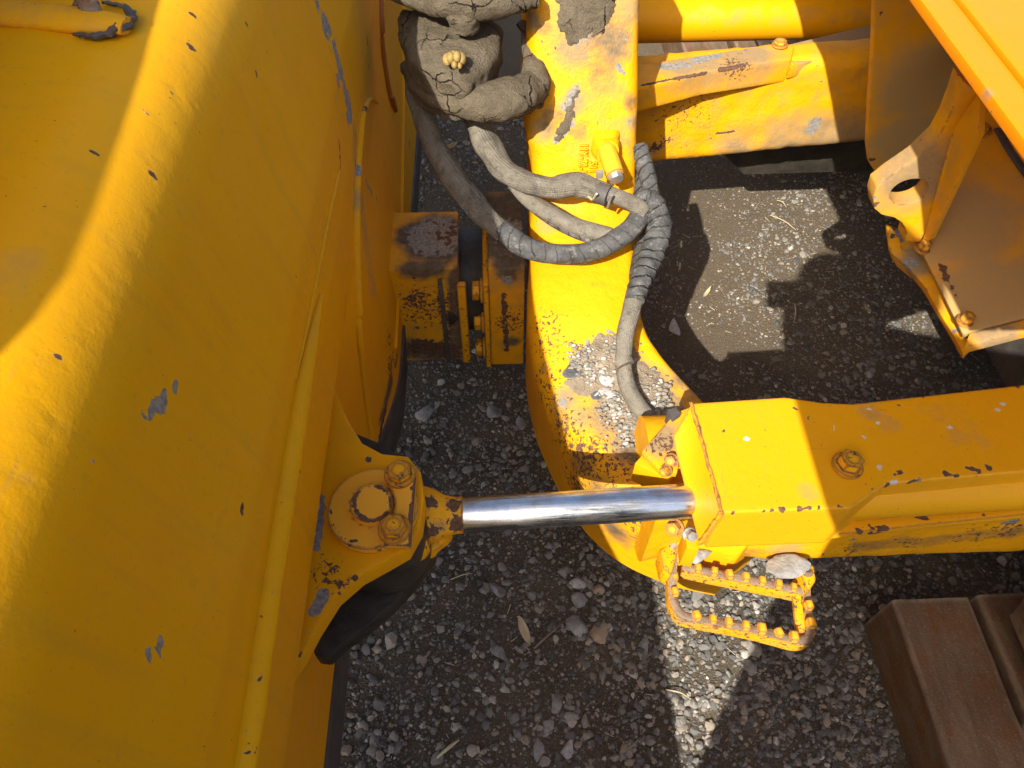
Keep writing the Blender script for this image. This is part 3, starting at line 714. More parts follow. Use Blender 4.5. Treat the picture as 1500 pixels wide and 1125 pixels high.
# pipe boss with a plug
b0 = hit(FBV, 887, 214)[0]; b1 = PY(891, 226, b0.y - 0.030); b2 = PY(903, 262, b0.y - 0.080)
part("boss", tube([b0 + Vector((0, 0.02, 0)), b0 + Vector((0, -0.008, 0)), b0.lerp(b1, 0.9)], [0.029, 0.026, 0.020], 6, 24, wrinkle=(60, 0.15)), M['casting'], FRAME, smooth=60, jitter=(60, 0.0012))
bd = (b2 - b1)
part("pipe_fitting", cyl(b1 - bd * 0.25, b1 + bd * 0.86, 0.0165, 0.0165, 30), M['pin'], FRAME, bevel=0.002)
part("plug", cyl(b1 + bd * 0.84, b1 + bd * 1.05, 0.0140, 0.0130, 8), M['galv'], FRAME, bevel=0.001)
# near arm under the cylinder guard
def arm_ring(x, y0, y1, zb, zt, r):
    c = []
    for (cy, cz, a0) in ((y1 - r, zt - r, 0), (y0 + r, zt - r, 90), (y0 + r, zb + r, 180), (y1 - r, zb + r, 270)):
        for k in range(7):
            a = math.radians(a0 + k * 15); c.append(Vector((x, cy + r * math.cos(a), cz + r * math.sin(a))))
    return c
ab = bmesh.new(); prev = None
for t in np.linspace(0, 1, 44):
    x = 0.225 + t * 1.5
    yb = 0.470 + 0.020 * math.exp(-((t - 0.06) / 0.05) ** 2)
    ring = [ab.verts.new(p) for p in arm_ring(x, yb, 0.66, 0.275 + 0.02 * t, 0.505, 0.055)]
    if prev:
        for k in range(len(ring)): ab.faces.new([prev[k], prev[(k + 1) % len(ring)], ring[(k + 1) % len(ring)], ring[k]])
    else: ab.faces.new(ring)
    prev = ring
ab.faces.new(prev)
part("near_arm", ab, M['casting'], FRAME, smooth=60, dense=0.014, jitter=(14, 0.002),
     marks=[('grime', 1260, 800, 30, 0.5, 1500, 778), ('grime', 1220, 822, 16, 0.8, 1500, 802), ('grime', 1100, 810, 30, 0.5), ('dust', 1150, 805, 30, 0.6), ('speck', 1250, 805, 40, 0.55), ('speck', 1330, 795, 40, 0.5), ('speck', 1420, 785, 40, 0.6), ('speck', 1480, 775, 40, 0.7), ('bare', 1250, 790, 9, 0.6), ('bare', 1480, 765, 18, 0.75), ('dust', 1250, 830, 30, 0.8, 1500, 808), ('dust', 1200, 820, 30, 0.5), ('chip', 1205, 812, 6, 0.8), ('chip', 1190, 803, 4, 0.8)])
bp = poly([(1170, 789), (1250, 781), (1330, 772), (1420, 763), (1560, 748), (1560, 620), (1150, 650)], 0.520)
part("base_plate", prism(bp, (0, 0, -0.014)), M['box'], FRAME, bevel=0.003, dense=0.012, marks=[('chip', 1345, 757, 9, 0.9, 1352, 752), ('chip', 1290, 776, 7, 0.8), ('chip', 1260, 779, 6, 0.8), ('bare', 1232, 790, 6, 0.8, 1255, 793), ('chip', 1440, 755, 5, 0.8), ('speck', 1280, 780, 16, 0.9), ('chip', 1300, 774, 5, 0.9)])
bolt(P(1443, 732, 0.522), (0, -0.15, 1), 0.013, 0.008, FRAME, name="stud", spin=0.9)
# cylinder guard: folded box over the rod end
GZ = 0.620
gt = [(1013, 590), (1058, 751), (1248, 744), (1300, 708), (1560, 686), (1560, 556), (1250, 591), (1205, 589), (1150, 581)]
GUARD = part("cylinder_guard", prism(poly(gt, GZ), (0, 0, -0.105)), M['box'], FRAME, label="folded yellow guard box with bolt and chipped edges", bevel=0.004, seg=3, dense=0.0085,
     marks=[('chip', x, y, r, 0.95) for x, y, r in [(1131, 748, 4), (1146, 747, 6), (1172, 745, 7), (1186, 744, 5), (1200, 744, 5), (1230, 742, 4), (1118, 749, 4), (1074, 752, 5), (1298, 711, 8), (1275, 717, 4), (1310, 693, 4), (1317, 692, 4), (1387, 694, 8), (1400, 697, 6), (1413, 685, 4), (1424, 686, 5), (1432, 690, 5), (1449, 685, 7), (1330, 708, 6), (1342, 704, 5), (1165, 600, 4), (1290, 591, 4), (1318, 594, 4), (1490, 566, 5), (1354, 582, 4), (1185, 612, 3), (1060, 630, 4)]]
     + [('dust', 1270, 600, 22, 0.45, 1300, 620), ('dust', 1185, 722, 20, 0.5), ('dust', 1400, 620, 60, 0.3), ('white', 1273, 600, 4.6, 1.0), ('white', 1287, 686, 6, 1.0), ('white', 1285, 620, 4, 0.9), ('white', 1460, 600, 5, 0.9), ('white', 1470, 592, 5, 0.9), ('white', 1310, 706, 8, 0.9), ('white', 1093, 642, 4.6, 1.0), ('bare', 1296, 700, 5, 0.9), ('white', 1392, 626, 4.6, 1.0), ('white', 1222, 626, 4.6, 1.0), ('white', 1265, 638, 4.6, 1.0), ('bare', 1345, 703, 5, 0.9)])
# sloping end plate with the rod passing under it
ea, eb = P(1013, 590, GZ), P(1058, 751, GZ)
ec, ed = P(1024, 797, GZ - 0.075), P(984, 640, GZ - 0.022)
part("end_plate", prism([ea, eb, ec, ed], Vector((0.006, 0.0, -0.006))), M['box'], FRAME, bevel=0.0016, dense=0.012)
ef = P(1030, 640, GZ - 0.06)
part("weld_bead", tube([eb.lerp(ec, t) + Vector((-.001, -.001, .002)) for t in (0, .3, .6, 1)], [0.003] * 4, 6, 8, wrinkle=(200, 0.6)), M['box'], FRAME, smooth=60)
part("weld_bead", tube([ea.lerp(eb, t) + Vector((-.001, 0, .0005)) for t in (0, .3, .6, 1)], [0.0022] * 4, 8, 8, wrinkle=(300, 0.9)), M['worn'], FRAME, smooth=60)
gbn = P(1240, 684, GZ)
bolt(gbn, (0.12, 0.10, 1), 0.0155, 0.019, FRAME, spin=0.25)
# gland plates and small bolts beside the rod
part("gland_plate", prism(poly([(941, 660), (990, 604), (1012, 596), (1000, 650), (992, 693), (968, 690)], 0.560), (0, 0, -0.012)), M['dusty'], FRAME, bevel=0.002, dense=0.012, marks=[('dust', 965, 640, 30, 0.9), ('speck', 970, 650, 30, 0.8)])
part("gland_bracket", prism(poly([(930, 678), (944, 663), (990, 692), (978, 702)], 0.545), (0, 0, -0.05)), M['paint'], FRAME, bevel=0.002)
part("gland_lip", prism(poly([(978, 600), (990, 596), (998, 606), (986, 614)], 0.568), (0, 0, -0.03)), M['steel'], FRAME, bevel=0.001)
bolt(P(984, 674, 0.562), (-0.4, -0.5, 0.6), 0.008, 0.012, FRAME, mat='pin', name="small_bolt")
bolt(P(977, 688, 0.558), (-0.6, -0.6, 0.4), 0.007, 0.012, FRAME, mat='pin', name="small_bolt")
bolt(P(990, 772, 0.50), (-0.5, -0.5, 0.6), 0.010, 0.016, FRAME, mat='pin', name="small_bolt")
bolt(P(1008, 782, 0.495), (0.2, -0.6, 0.6), 0.008, 0.014, FRAME, mat='galv', name="small_bolt")
part("gland_block", prism(poly([(1003, 775), (1024, 778), (1024, 806), (1006, 802)], 0.50), (0, 0, -0.06)), M['paint'], FRAME, bevel=0.002)
# far arm, its cover and lower flange
fa = bmesh.new(); prev = None
for t in np.linspace(0, 1, 40):
    px = 875 + 520 * t
    yt = 112 - 40 * t; yb = 252 - 46 * t + 8 * math.exp(-(t / 0.08) ** 2)
    Y0 = 1.42
    a = PY(px, yt, Y0); b = PY(px, yb, Y0)
    x = 0.22 + t * 0.735
    zt, zb = a.z, b.z
    fil = 0.05 * math.exp(-(t / 0.14))
    rr = 0.028
    ring = []
    for p in arm_ring(x, Y0 - fil * 0.3, 1.505, zb, zt, rr): ring.append(fa.verts.new(p))
    if prev:
        for k in range(len(ring)): fa.faces.new([prev[k], prev[(k + 1) % len(ring)], ring[(k + 1) % len(ring)], ring[k]])
    else: fa.faces.new(ring)
    prev = ring
fa.faces.new(prev)
FARARM = part("far_arm", fa, M['dusty'], FRAME, smooth=60, dense=0.012, jitter=(22, 0.003),
     marks=[('dust', 1150, 205, 40, 0.5, 1250, 195), ('dust', 1080, 215, 30, 0.5), ('rough', 1000, 200, 90, 1.0), ('rough', 1090, 210, 70, 1.0), ('rough', 960, 190, 60, 1.0), ('bare', 1190, 190, 13, 0.75, 1196, 178), ('chip', 1185, 130, 4, 0.6, 1205, 118), ('dust', 1128, 222, 5, 0.9, 1158, 172), ('chip', 975, 205, 14, 0.62), ('chip', 960, 215, 16, 0.65), ('chip', 1040, 200, 5, 0.7, 1080, 190), ('speck', 1000, 160, 60, 0.5)])
cz = 0.628
cv = [PY(925, 96, 1.44), PY(1165, 62, 1.44)]
cover = bmesh.new()
prism([P(930, 131, 0.60), P(1156, 92, 0.60), P(1166, 68, 0.632), P(1155, 60, 0.640), P(1050, 66, 0.640), P(925, 92, 0.632), P(925, 120, 0.612)], (0, 0, -0.02), cover)
c0, c1, c2, c3, c4, c5 = P(900, 100, 0.63), P(1150, 62, 0.63), P(1164, 68, 0.63), P(1160, 86, 0.63), P(1035, 105, 0.63), P(900, 140, 0.63)
cover.free()
cover = prism([c0, c1, c2, c3, c4, c5], (0, 0, -0.052))
part("arm_cover", cover, M['dusty'], FRAME, bevel=0.004, dense=0.010, marks=[('dust', 1000, 95, 40, 0.6, 1100, 80), ('bare', 975, 98, 11, 0.85, 1005, 95), ('bare', 1020, 88, 13, 0.85, 1048, 80), ('bare', 1093, 72, 8, 0.7), ('speck', 1080, 95, 30, 0.8), ('chip', 1055, 102, 6, 0.8, 1090, 95), ('chip', 940, 125, 4, 0.8, 1035, 107)])
bolt(P(1142, 67, 0.632), (0, 0.1, 1), 0.013, 0.012, FRAME, mat='pin')
part("hose_trough", prism([P(1150, 66, 0.62), P(1300, 30, 0.62), P(1300, 68, 0.62), P(1158, 96, 0.62)], (0, 0, -0.03)), M['dusty'], FRAME, bevel=0.003, dense=0.012, marks=[('dust', 1180, 70, 40, 1.2, 1290, 48)])
part("lower_flange", prism([PY(1060, 226, 1.56), PY(1290, 198, 1.56), PY(1290, 250, 1.56), PY(1090, 256, 1.56)], (0, 0.12, 0)), M['greased_shade'], FRAME, bevel=0.002)  # dark colour stands in for the shade under the far arm
# ---- angle cylinders -------------------------------------------------
def cylinder_parts(r0, r1):
    pass
RA, RB = P(640, 757, 0.556), P(1100, 728, 0.556)
rd = (RB - RA).normalized()
CYL = empty("angle_cylinder", (0, 0, 0)); CYL.parent = DZ; CYL.matrix_parent_inverse = WORLD[DZ.name].inverted()
part("chrome_rod", cyl(P(678, 754.5, 0.556), RB, 0.0235, None, 64), M['chrome'], CYL, smooth=60, bevel=0.0008, label="shiny chrome piston rod")
part("rod_end", tube([PIN + Vector((0.01, 0.0, -0.076)), RA - rd * 0.03, P(650, 756, 0.556), P(668, 755, 0.556), P(679, 754.5, 0.556)], [0.052, 0.046, 0.029, 0.0245, 0.0245], 6, 32), M['worn'], CYL, smooth=60, dense=0.01,
     marks=[('chip', 665, 735, 16, 0.65, 668, 770), ('dust', 645, 770, 14, 0.5), ('chip', 628, 735, 18, 0.7), ('chip', 630, 780, 20, 0.7)])
part("rod_eye", cyl(PIN + Vector((0, 0, -0.118)), PIN + Vector((0, 0, -0.036)), 0.060, None, 40), M['greased_shade'], CYL, bevel=0.006)
part("grease_boot", tube([P(655, 775, 0.52), P(628, 800, 0.51), P(605, 818, 0.505)], [0.012, 0.016, 0.012], 6, 14, wrinkle=(70, 0.3)), M['worn'], CYL, smooth=60)
part("barrel", cyl(RB - rd * 0.05, RB + rd * 0.8, 0.040, None, 32), M['paint'], CYL, bevel=0.003)
FC = empty("angle_cylinder", (0, 0, 0)); FC.parent = DZ; FC.matrix_parent_inverse = WORLD[DZ.name].inverted()
part("barrel", cyl((0.25, 1.665, 0.590), (1.7, 1.665, 0.600), 0.050, None, 48), M['paint'], FC, smooth=60, dense=0.03, marks=[('dust', 1000, 22, 20, 0.3, 1280, 22)])
part("gland", cyl((0.21, 1.665, 0.590), (0.26, 1.665, 0.590), 0.056, None, 40), M['worn'], FC, bevel=0.003)

# ---- boarding step ----------------------------------------------------
STEP = empty("step", (0, 0, 0)); STEP.parent = DZ; STEP.matrix_parent_inverse = WORLD[DZ.name].inverted()
STEP['label'] = "bent bar foot step with rows of worn grip studs"
SZ = 0.33
def bar_loop(pix, z, th, h, name, marks=None, hs=None):
    pts = catmull([P(x, y, zz) for (x, y), zz in zip(pix, z)], 5)
    bm = bmesh.new(); prev = None
    for i, p in enumerate(pts):
        t = (pts[min(i + 1, len(pts) - 1)] - pts[max(i - 1, 0)]); t.z = 0
        s_ = Vector((-t.y, t.x, 0)).normalized() * th / 2
        ring = [bm.verts.new(p + s_), bm.verts.new(p - s_), bm.verts.new(p - s_ - Vector((0, 0, h))), bm.verts.new(p + s_ - Vector((0, 0, h)))]
        if prev:
            for k in range(4): bm.faces.new([prev[k], prev[(k + 1) % 4], ring[(k + 1) % 4], ring[k]])
        else: bm.faces.new(ring)
        prev = ring
    bm.faces.new(prev)
    part(name, bm, M['step'], STEP, bevel=0.002, dense=0.008, marks=marks)
    part('tread_strip', tube([p + Vector((0, 0, 0.0003)) for p in pts], [th * 0.40] * len(pts), 1, 10, flat=0.28, wrinkle=(70, 0.12)), M['rust'], STEP, smooth=70)
    return pts
outer = [(988, 788), (986, 820), (985, 860), (988, 884), (1000, 900), (1020, 906), (1060, 913), (1100, 921), (1140, 931), (1168, 938), (1184, 934), (1187, 916), (1183, 885), (1181, 858), (1186, 838)]
zo = [.37, .35, .335, .33, .33, .33, .33, .33, .33, .33, .33, .33, .33, .335, .36]
bar_loop(outer, zo, 0.0145, 0.030, "frame_bar", marks=[('chip', 1180, 936, 14, 0.9), ('chip', 1184, 850, 12, 0.9), ('chip', 988, 800, 10, 0.8), ('dust', 1000, 905, 16, 0.7), ('chip', 1010, 902, 12, 0.6), ('chip', 1060, 911, 12, 0.5, 1150, 930)])
inner = [(1000, 829), (1040, 838), (1080, 846), (1120, 854), (1160, 862), (1180, 866)]
bar_loop(inner, [.335] * 6, 0.0145, 0.032, "cross_bar", marks=[('chip', 1080, 842, 12, 0.45, 1160, 858)])
part("step_web", prism([P(1160, 866, .325), P(1182, 862, .325), P(1184, 928, .325), P(1166, 926, .325)], (0, 0, -0.006)), M['step'], STEP, bevel=0.001)
sb = bmesh.new()
bmesh.ops.create_cube(sb, size=1.0, matrix=Matrix.Diagonal((0.0115, 0.0135, 0.014, 1)))
stud_me = mesh_from(sb, "grip_stud", 40, bevel=0.0028, seg=2, dense=0.006, jitter=(160, 0.0009)); stud_me.materials.append(M['pin'])
def studs(pix, z):
    for (x, y) in pix:
        p = P(x, y, z); link("grip_stud", stud_me, STEP, None, Matrix.Translation(p + Vector((0, 0, 0.003))) @ Matrix.Rotation(random.uniform(-0.25, 0.25), 4, 'Z') @ Matrix.Scale(random.uniform(0.85, 1.12), 4))
studs([(1020, 903), (1044, 908), (1067, 912.5), (1092, 917.5), (1115, 922), (1140, 928), (1162, 934)], 0.331)
studs([(1022, 833.5), (1046, 838.5), (1068, 842.5), (1092, 846.5), (1116, 852), (1140, 857), (1162, 861.5)], 0.336)
studs([(988, 846), (988, 868)], 0.333)
studs([(1184, 888), (1187, 914)], 0.333)
for y in (790, 798, 806, 814, 822): studs([(993, y)], 0.362 - (y - 790) * 0.0007)
part("step_bracket", prism(poly([(966, 806), (990, 790), (994, 806), (984, 842), (972, 834)], 0.36), (0, 0, -0.05)), M['worn'], STEP, bevel=0.004)
part("step_bracket", prism(poly([(1170, 836), (1192, 826), (1196, 850), (1184, 868)], 0.352), (0, 0, -0.05)), M['worn'], STEP, bevel=0.004)

# ---- front frame, nose lug and hood ------------------------------------
NF = empty("front_frame", (0, 0, 0)); NF.parent = DZ; NF.matrix_parent_inverse = WORLD[DZ.name].inverted()
YL = 0.85
# inner side plate
sp_ = [(1286, -60), (1282, 0), (1279, 80), (1274, 150), (1271, 215), (1274, 240), (1290, 264), (1312, 262), (1380, 215), (1520, 215), (1520, -60)]
part("side_plate", prism([PY(x, y, 1.30) for x, y in sp_], (0, 0.022, 0)), M['panel'], NF, bevel=0.003, dense=0.014,
     marks=[('dust', 1350, 120, 60, 0.8), ('dust', 1330, 200, 50, 0.8), ('chip', 1291, 20, 6, 0.7), ('chip', 1277, 235, 8, 0.7), ('bare', 1276, 245, 8, 0.7)])
# lifting lug: thick curved plate with a hole
lo = [(1409, 116), (1400, 145), (1388, 176), (1373, 203), (1340, 234), (1303, 259), (1284, 274), (1279, 290), (1281, 306), (1292, 315), (1310, 319), (1322, 327), (1328, 340), (1324, 353), (1347, 356), (1378, 300), (1436, 140)]
hc = [(1332 + 30 * math.cos(a) * math.cos(-0.33) - 17 * math.sin(a) * math.sin(-0.33), 281 + 30 * math.cos(a) * math.sin(-0.33) + 17 * math.sin(a) * math.cos(-0.33)) for a in np.linspace(0, 2 * math.pi, 28, endpoint=False)]
def holed_prism(outl, hole, off):
    bm = bmesh.new()
    def loop(ps): return [bm.verts.new(p) for p in ps]
    oa, ha = loop(outl), loop(hole); off = Vector(off)
    ob, hb_ = loop([Vector(p) + off for p in outl]), loop([Vector(p) + off for p in hole])
    for o_, h_ in ((oa, ha), (ob, hb_)):
        es = [bm.edges.new((o_[i], o_[(i + 1) % len(o_)])) for i in range(len(o_))] + [bm.edges.new((h_[i], h_[(i + 1) % len(h_)])) for i in range(len(h_))]
        bmesh.ops.triangle_fill(bm, edges=es, use_beauty=True)
    for a, b in ((oa, ob), (ha, hb_)):
        for i in range(len(a)):
            j = (i + 1) % len(a); bm.faces.new([a[i], a[j], b[j], b[i]])
    return bm
part("lifting_lug", holed_prism([PY(x, y, YL) for x, y in lo], [PY(x, y, YL) for x, y in hc], (0, 0.030, 0)), M['dusty'], NF, label="rounded lug with an oval looking hole", bevel=0.0022, dense=0.010,
     marks=[('dust', 1340, 260, 60, 0.75), ('chip', 1283, 300, 8, 0.7), ('bare', 1281, 290, 7, 0.8), ('chip', 1290, 314, 5, 0.7)])
part("gusset", prism([PY(1396, 190, YL - 0.002), PY(1436, 130, YL - 0.002), PY(1432, 200, YL - 0.05), PY(1362, 352, YL - 0.012), PY(1350, 356, YL - 0.002)], (0.012, 0.006, 0)), M['panel'], NF, bevel=0.002, dense=0.014)
# sloping nose plate with bolted rim
ZB = 0.60
def nose(px, py):                       # plane rising towards the rear
    d = ray(px, py); o0 = PY(1345, 358, 0.85); n = Vector((-0.42, -0.05, 0.90)).normalized()
    t = n.dot(o0 - Vector((0, 0, CAM_H))) / n.dot(d)
    return Vector((0, 0, CAM_H)) + d * t
npl = [(1345, 354), (1352, 372), (1410, 489), (1530, 458), (1530, 60), (1440, 60), (1420, 150)]
nn = Vector((-0.42, -0.05, 0.90)).normalized()
part("nose_plate", prism([nose(x, y) for x, y in npl], nn * -0.012), M['panel'], NF, bevel=0.002, dense=0.014,
     marks=[('dust', 1400, 330, 90, 0.75), ('dust', 1450, 440, 80, 1.0), ('chip', 1376, 388, 4, 0.8, 1395, 430), ('chip', 1448, 237, 4, 0.8), ('chip', 1373, 385, 4, 0.8), ('chip', 1400, 440, 4, 0.8)])
rim = [(1304, 320), (1300, 345), (1306, 360), (1330, 380), (1352, 405), (1372, 440), (1398, 482), (1411, 506), (1424, 494), (1405, 466), (1378, 412), (1356, 376), (1340, 366), (1322, 354), (1318, 338)]
part("rim", prism([nose(x, y) + nn * -0.02 for x, y in rim], nn * -0.02), M['dusty'], NF, bevel=0.003, dense=0.01, marks=[('bare', 1335, 385, 14, 0.9), ('dust', 1310, 340, 20, 0.9), ('chip', 1305, 345, 8, 0.7), ('bare', 1400, 485, 8, 0.7), ('dust', 1340, 385, 24, 0.8)])
part("lug_foot", prism([nose(x, y) + nn * -0.026 for x, y in [(1296, 312), (1326, 322), (1350, 350), (1362, 374), (1346, 392), (1312, 366), (1300, 340)]], nn * -0.02), M['dusty'], NF, bevel=0.004, dense=0.008, marks=[("bare", 1318, 345, 16, 0.9), ("grime", 1312, 335, 10, 0.9), ("dust", 1340, 375, 20, 0.8)])
part("flange", prism([nose(1412, 508), nose(1420, 488), nose(1530, 461), nose(1530, 477)], nn * -0.02), M['dusty'], NF, bevel=0.002, dense=0.012, marks=[('dust', 1460, 490, 30, 0.9)])
for (x, y, s_) in ((1350, 366, 0.0095), (1412, 472, 0.0095)):
    bolt(nose(x, y) + nn * 0.001, nn + Vector((0.5, 0, 0)), s_, 0.015, NF, mat='pin')
bolt(nose(1436, 194), nn, 0.0125, 0.013, NF, mat='worn')
part("nose_seam", tube([nose(1462, 190) + nn * .001, nose(1480, 222) + nn * .001, nose(1512, 268) + nn * .001], [0.007] * 3, 4, 10, flat=0.5), M['steel'], NF)
part("inner_frame", box(0.98, 1.9, 0.80, 1.34, 0.30, 0.9), M['steel'], NF, bevel=0.004)
# hood, overhanging: front rail and raised top sheet
HZ, HX = 1.050, 0.476
HOOD = empty("hood", (0, 0, 0)); HOOD.parent = DZ; HOOD.matrix_parent_inverse = WORLD[DZ.name].inverted()
part("front_rail", box(HX, HX + 0.036, 0.30, 2.1, HZ - 0.012, HZ), M['hood'], HOOD, bevel=0.0015, dense=0.012,
     marks=[('chip', 1419, 108, 5, 0.95, 1432, 128), ('chip', 1424, 122, 5, 0.9), ('chip', 1441, 143, 5, 0.9), ('chip', 1448, 152, 4, 0.9, 1456, 166), ('dust', 1445, 140, 12, 0.9), ('chip', 1354, 18, 3, 0.7), ('chip', 1390, 69, 3, 0.8)])
part("top_sheet", box(HX + 0.0385, 1.9, 0.30, 2.1, HZ - 0.012, HZ + 0.004), M['hood'], HOOD, bevel=0.003, dense=0.02,
     marks=[('chip', 1472, 138, 3, 0.6, 1476, 130), ('dust', 1475, 120, 16, 0.35)])

# ---- tracks ---------------------------------------------------------------
TXC, TZC, TR, PITCHT = 1.12, 0.345, 0.275, 0.132
def shoe_mesh(width):
    bm = bmesh.new()
    # profile along travel (x) and height (z), with a grouser at one edge and a lip at the other
    pr = [(-0.061, 0.0), (-0.061, 0.014), (-0.056, 0.016), (-0.046, 0.0125), (0.030, 0.0125), (0.046, 0.016), (0.059, 0.013), (0.063, 0.005), (0.060, 0.0)]
    prism([(x, -width / 2, z) for x, z in pr], (0, width, 0), bm)
    return mesh_from(bm, "track_shoe", 35, bevel=0.0016, seg=2, dense=0.02, jitter=(30, 0.0008))
def track(y0, y1):
    t = empty("track", (0, 0, 0)); t.parent = DZ; t.matrix_parent_inverse = WORLD[DZ.name].inverted()
    me = shoe_mesh(y1 - y0); me.materials.append(M['rust'])
    Ltop = 1.6; arc = math.pi * TR
    n = int((2 * Ltop + 2 * arc) / PITCHT); p = (2 * Ltop + 2 * arc) / n
    yc = (y0 + y1) / 2
    for k in range(n):
        s_ = k * p + 0.088
        if s_ < arc:                                       # front, from bottom to top
            a = -math.pi / 2 - s_ / TR
            pos = Vector((TXC + TR * math.cos(a), yc, TZC + TR * math.sin(a))); nx = Vector((math.cos(a), 0, math.sin(a)))
        elif s_ < arc + Ltop:
            pos = Vector((TXC + (s_ - arc), yc, TZC + TR)); nx = Vector((0, 0, 1))
        elif s_ < 2 * arc + Ltop:
            a = math.pi / 2 - (s_ - arc - Ltop) / TR
            pos = Vector((TXC + Ltop + TR * math.cos(a), yc, TZC + TR * math.sin(a))); nx = Vector((math.cos(a), 0, math.sin(a)))
        else:
            pos = Vector((TXC + Ltop - (s_ - 2 * arc - Ltop), yc, TZC - TR)); nx = Vector((0, 0, -1))
        tx = Vector((0, 1, 0)).cross(nx)
        m = Matrix((tx, Vector((0, 1, 0)), nx)).transposed().to_4x4()
        link("track_shoe", me, t, None, Matrix.Translation(pos) @ m)
    w = (y1 - y0) * 0.16
    for x in (TXC, TXC + Ltop):
        part("idler_wheel", cyl((x, yc - w, TZC), (x, yc + w, TZC), TR - 0.06, None, 40), M['steel'], t, bevel=0.01)
    part("chain_link", box(TXC, TXC + Ltop, yc - w, yc + w, TZC + TR - 0.06, TZC + TR - 0.002), M['greased_shade'], t)
    part("roller_frame", box(TXC + 0.1, TXC + Ltop - 0.1, yc - w, yc + w, 0.14, 0.42), M['steel'], t, bevel=0.01)
    return t
track(-0.04, 0.405)
track(1.86, 2.32)

# ---- squared timbers on the ground beside the machine -------------------------
def beam(x0, x1, y0, y1, z1, label):
    bm = bmesh.new(); n = 40; prev = None
    pr = []
    for (cx_, cz_, a0) in ((x1 - .006, z1 - .006, 0), (x0 + .006, z1 - .006, 90), (x0 + .006, .006, 180), (x1 - .006, .006, 270)):
        for k in range(4): a = math.radians(a0 + 30 * k); pr.append((cx_ + .006 * math.cos(a), cz_ + .006 * math.sin(a)))
    for i in range(n + 1):
        y = y0 + (y1 - y0) * i / n
        ring = [bm.verts.new((x + 0.0016 * noise.noise(Vector((x * 20, y * 9, z * 20))), y, z + 0.0016 * noise.noise(Vector((x * 24, y * 7, 3 + z * 20))))) for x, z in pr]
        if prev:
            for k in range(len(pr)): bm.faces.new([prev[k], prev[(k + 1) % len(pr)], ring[(k + 1) % len(pr)], ring[k]])
        else: bm.faces.new(ring)
        prev = ring
    bm.faces.new(prev)
    o = link("beam", mesh_from(bm, "beam", 50, dense=0.02, jitter=(30, 0.0008)), None, M['beam'], label=label, category="beam", kind='thing')
    o['group'] = "brown beams lying beside the machine"
beam(0.705, 0.847, -0.7, 0.462, 0.140, "weathered brown beam at the bottom right with a pale worn left edge")
beam(0.863, 1.005, -0.7, 0.466, 0.141, "second brown beam, mostly out of the frame, across a dark gap")
beam(0.64, 0.79, 2.22, 3.3, 0.16, "sunlit brown beam showing between the casting and the far arm")
beam(0.815, 0.96, 2.20, 3.3, 0.16, "shaded brown beam beyond the far arm right of the sunlit one")

# ---- hoses -------------------------------------------------------------------
HS = empty("hydraulic_hoses", (0, 0, 0)); HS.parent = DZ; HS.matrix_parent_inverse = WORLD[DZ.name].inverted()
def hose(pix, rpx, name, mat, label=None, flat=1.0, wrinkle=(40, 0.12), rings=None, n=10, sides=18):
    pts = [P(x, y, z) for x, y, z in pix]
    bm = tube(pts, [r * mpp(p) for r, p in zip(rpx, pts)], n, sides, flat=flat, wrinkle=wrinkle, rings=rings)
    return part(name, bm, M[mat], HS, label, smooth=75)
hose([(604, 90, .72), (614, 150, .69), (632, 205, .66), (662, 258, .63), (700, 306, .595), (738, 342, .565)], [13, 17, 18, 20, 19, 18], "canvas_sleeve", 'sleeve', "grey canvas sleeved hose curving down from the mud", 0.8, (30, 0.22))
hose([(732, 337, .568), (770, 362, .556), (815, 372, .550), (860, 369, .553), (900, 353, .562), (928, 330, .575), (944, 304, .590)], [18, 17, 16, 15, 16, 16, 13], "taped_hose", 'tape', None, 0.9, (26, 0.14))
hose([(686, 140, .70), (706, 198, .67), (732, 240, .645), (768, 266, .625), (810, 275, .615), (842, 270, .615), (870, 277, .612), (890, 284, .610)], [14, 21, 19, 18, 17, 19, 16, 14], "canvas_sleeve", 'sleeve', None, 0.85, (34, 0.22))
hose([(888, 283, .610), (910, 291, .606), (930, 300, .60), (945, 312, .59)], [12, 11.5, 12, 13], "hose_end", 'sleeve', None, 1.0, (34, 0.06))
hose([(742, 252, .62), (772, 290, .585), (808, 314, .565), (850, 333, .552), (895, 344, .55)], [10, 13, 14, 13, 12], "canvas_sleeve", 'hose', None, 0.85, (30, 0.12))
hose([(748, 272, .595), (790, 312, .562), (832, 338, .545), (868, 352, .54)], [6, 7, 7, 6], "canvas_sleeve", 'tape', None, 0.9, (30, 0.12))
hose([(938, 214, .64), (944, 240, .625), (951, 268, .61), (956, 290, .60)], [10, 13, 13, 12], "taped_hose", 'tape', "black taped hose end with a shiny wrapped face", 1.0, (30, 0.16))
hose([(934, 300, .596), (944, 292, .60), (958, 300, .596), (965, 325, .580), (962, 352, .565), (951, 382, .547), (938, 412, .542), (930, 440, .535)], [12, 15, 17, 18, 18, 17, 16, 14], "taped_hose", 'tape', "taped bundle of hoses hanging down the casting", 1.0, (60, 0.10), rings=(0.21, 0.16))
hose([(931, 425, .532), (925, 455, .522), (917, 485, .508), (914, 512, .492), (914, 540, .472), (920, 568, .452), (934, 594, .438), (952, 615, .430), (968, 630, .428)], [13, 13.5, 13, 12.5, 12, 12.5, 13, 13, 12], "rubber_hose", 'hose', None, 1.0, (45, 0.06))
hose([(912, 528, .487), (916, 536, .484)], [14.5, 14], "hose_band", 'hose', None, 1.0, (80, 0.1), n=4)
hose([(938, 250, .56), (944, 310, .535), (943, 360, .515), (934, 410, .505)], [13, 15, 15, 13], 'taped_hose', 'tape')  # extra hose added behind the bundle to close gaps in its shadow
cl = P(884, 285, .610)
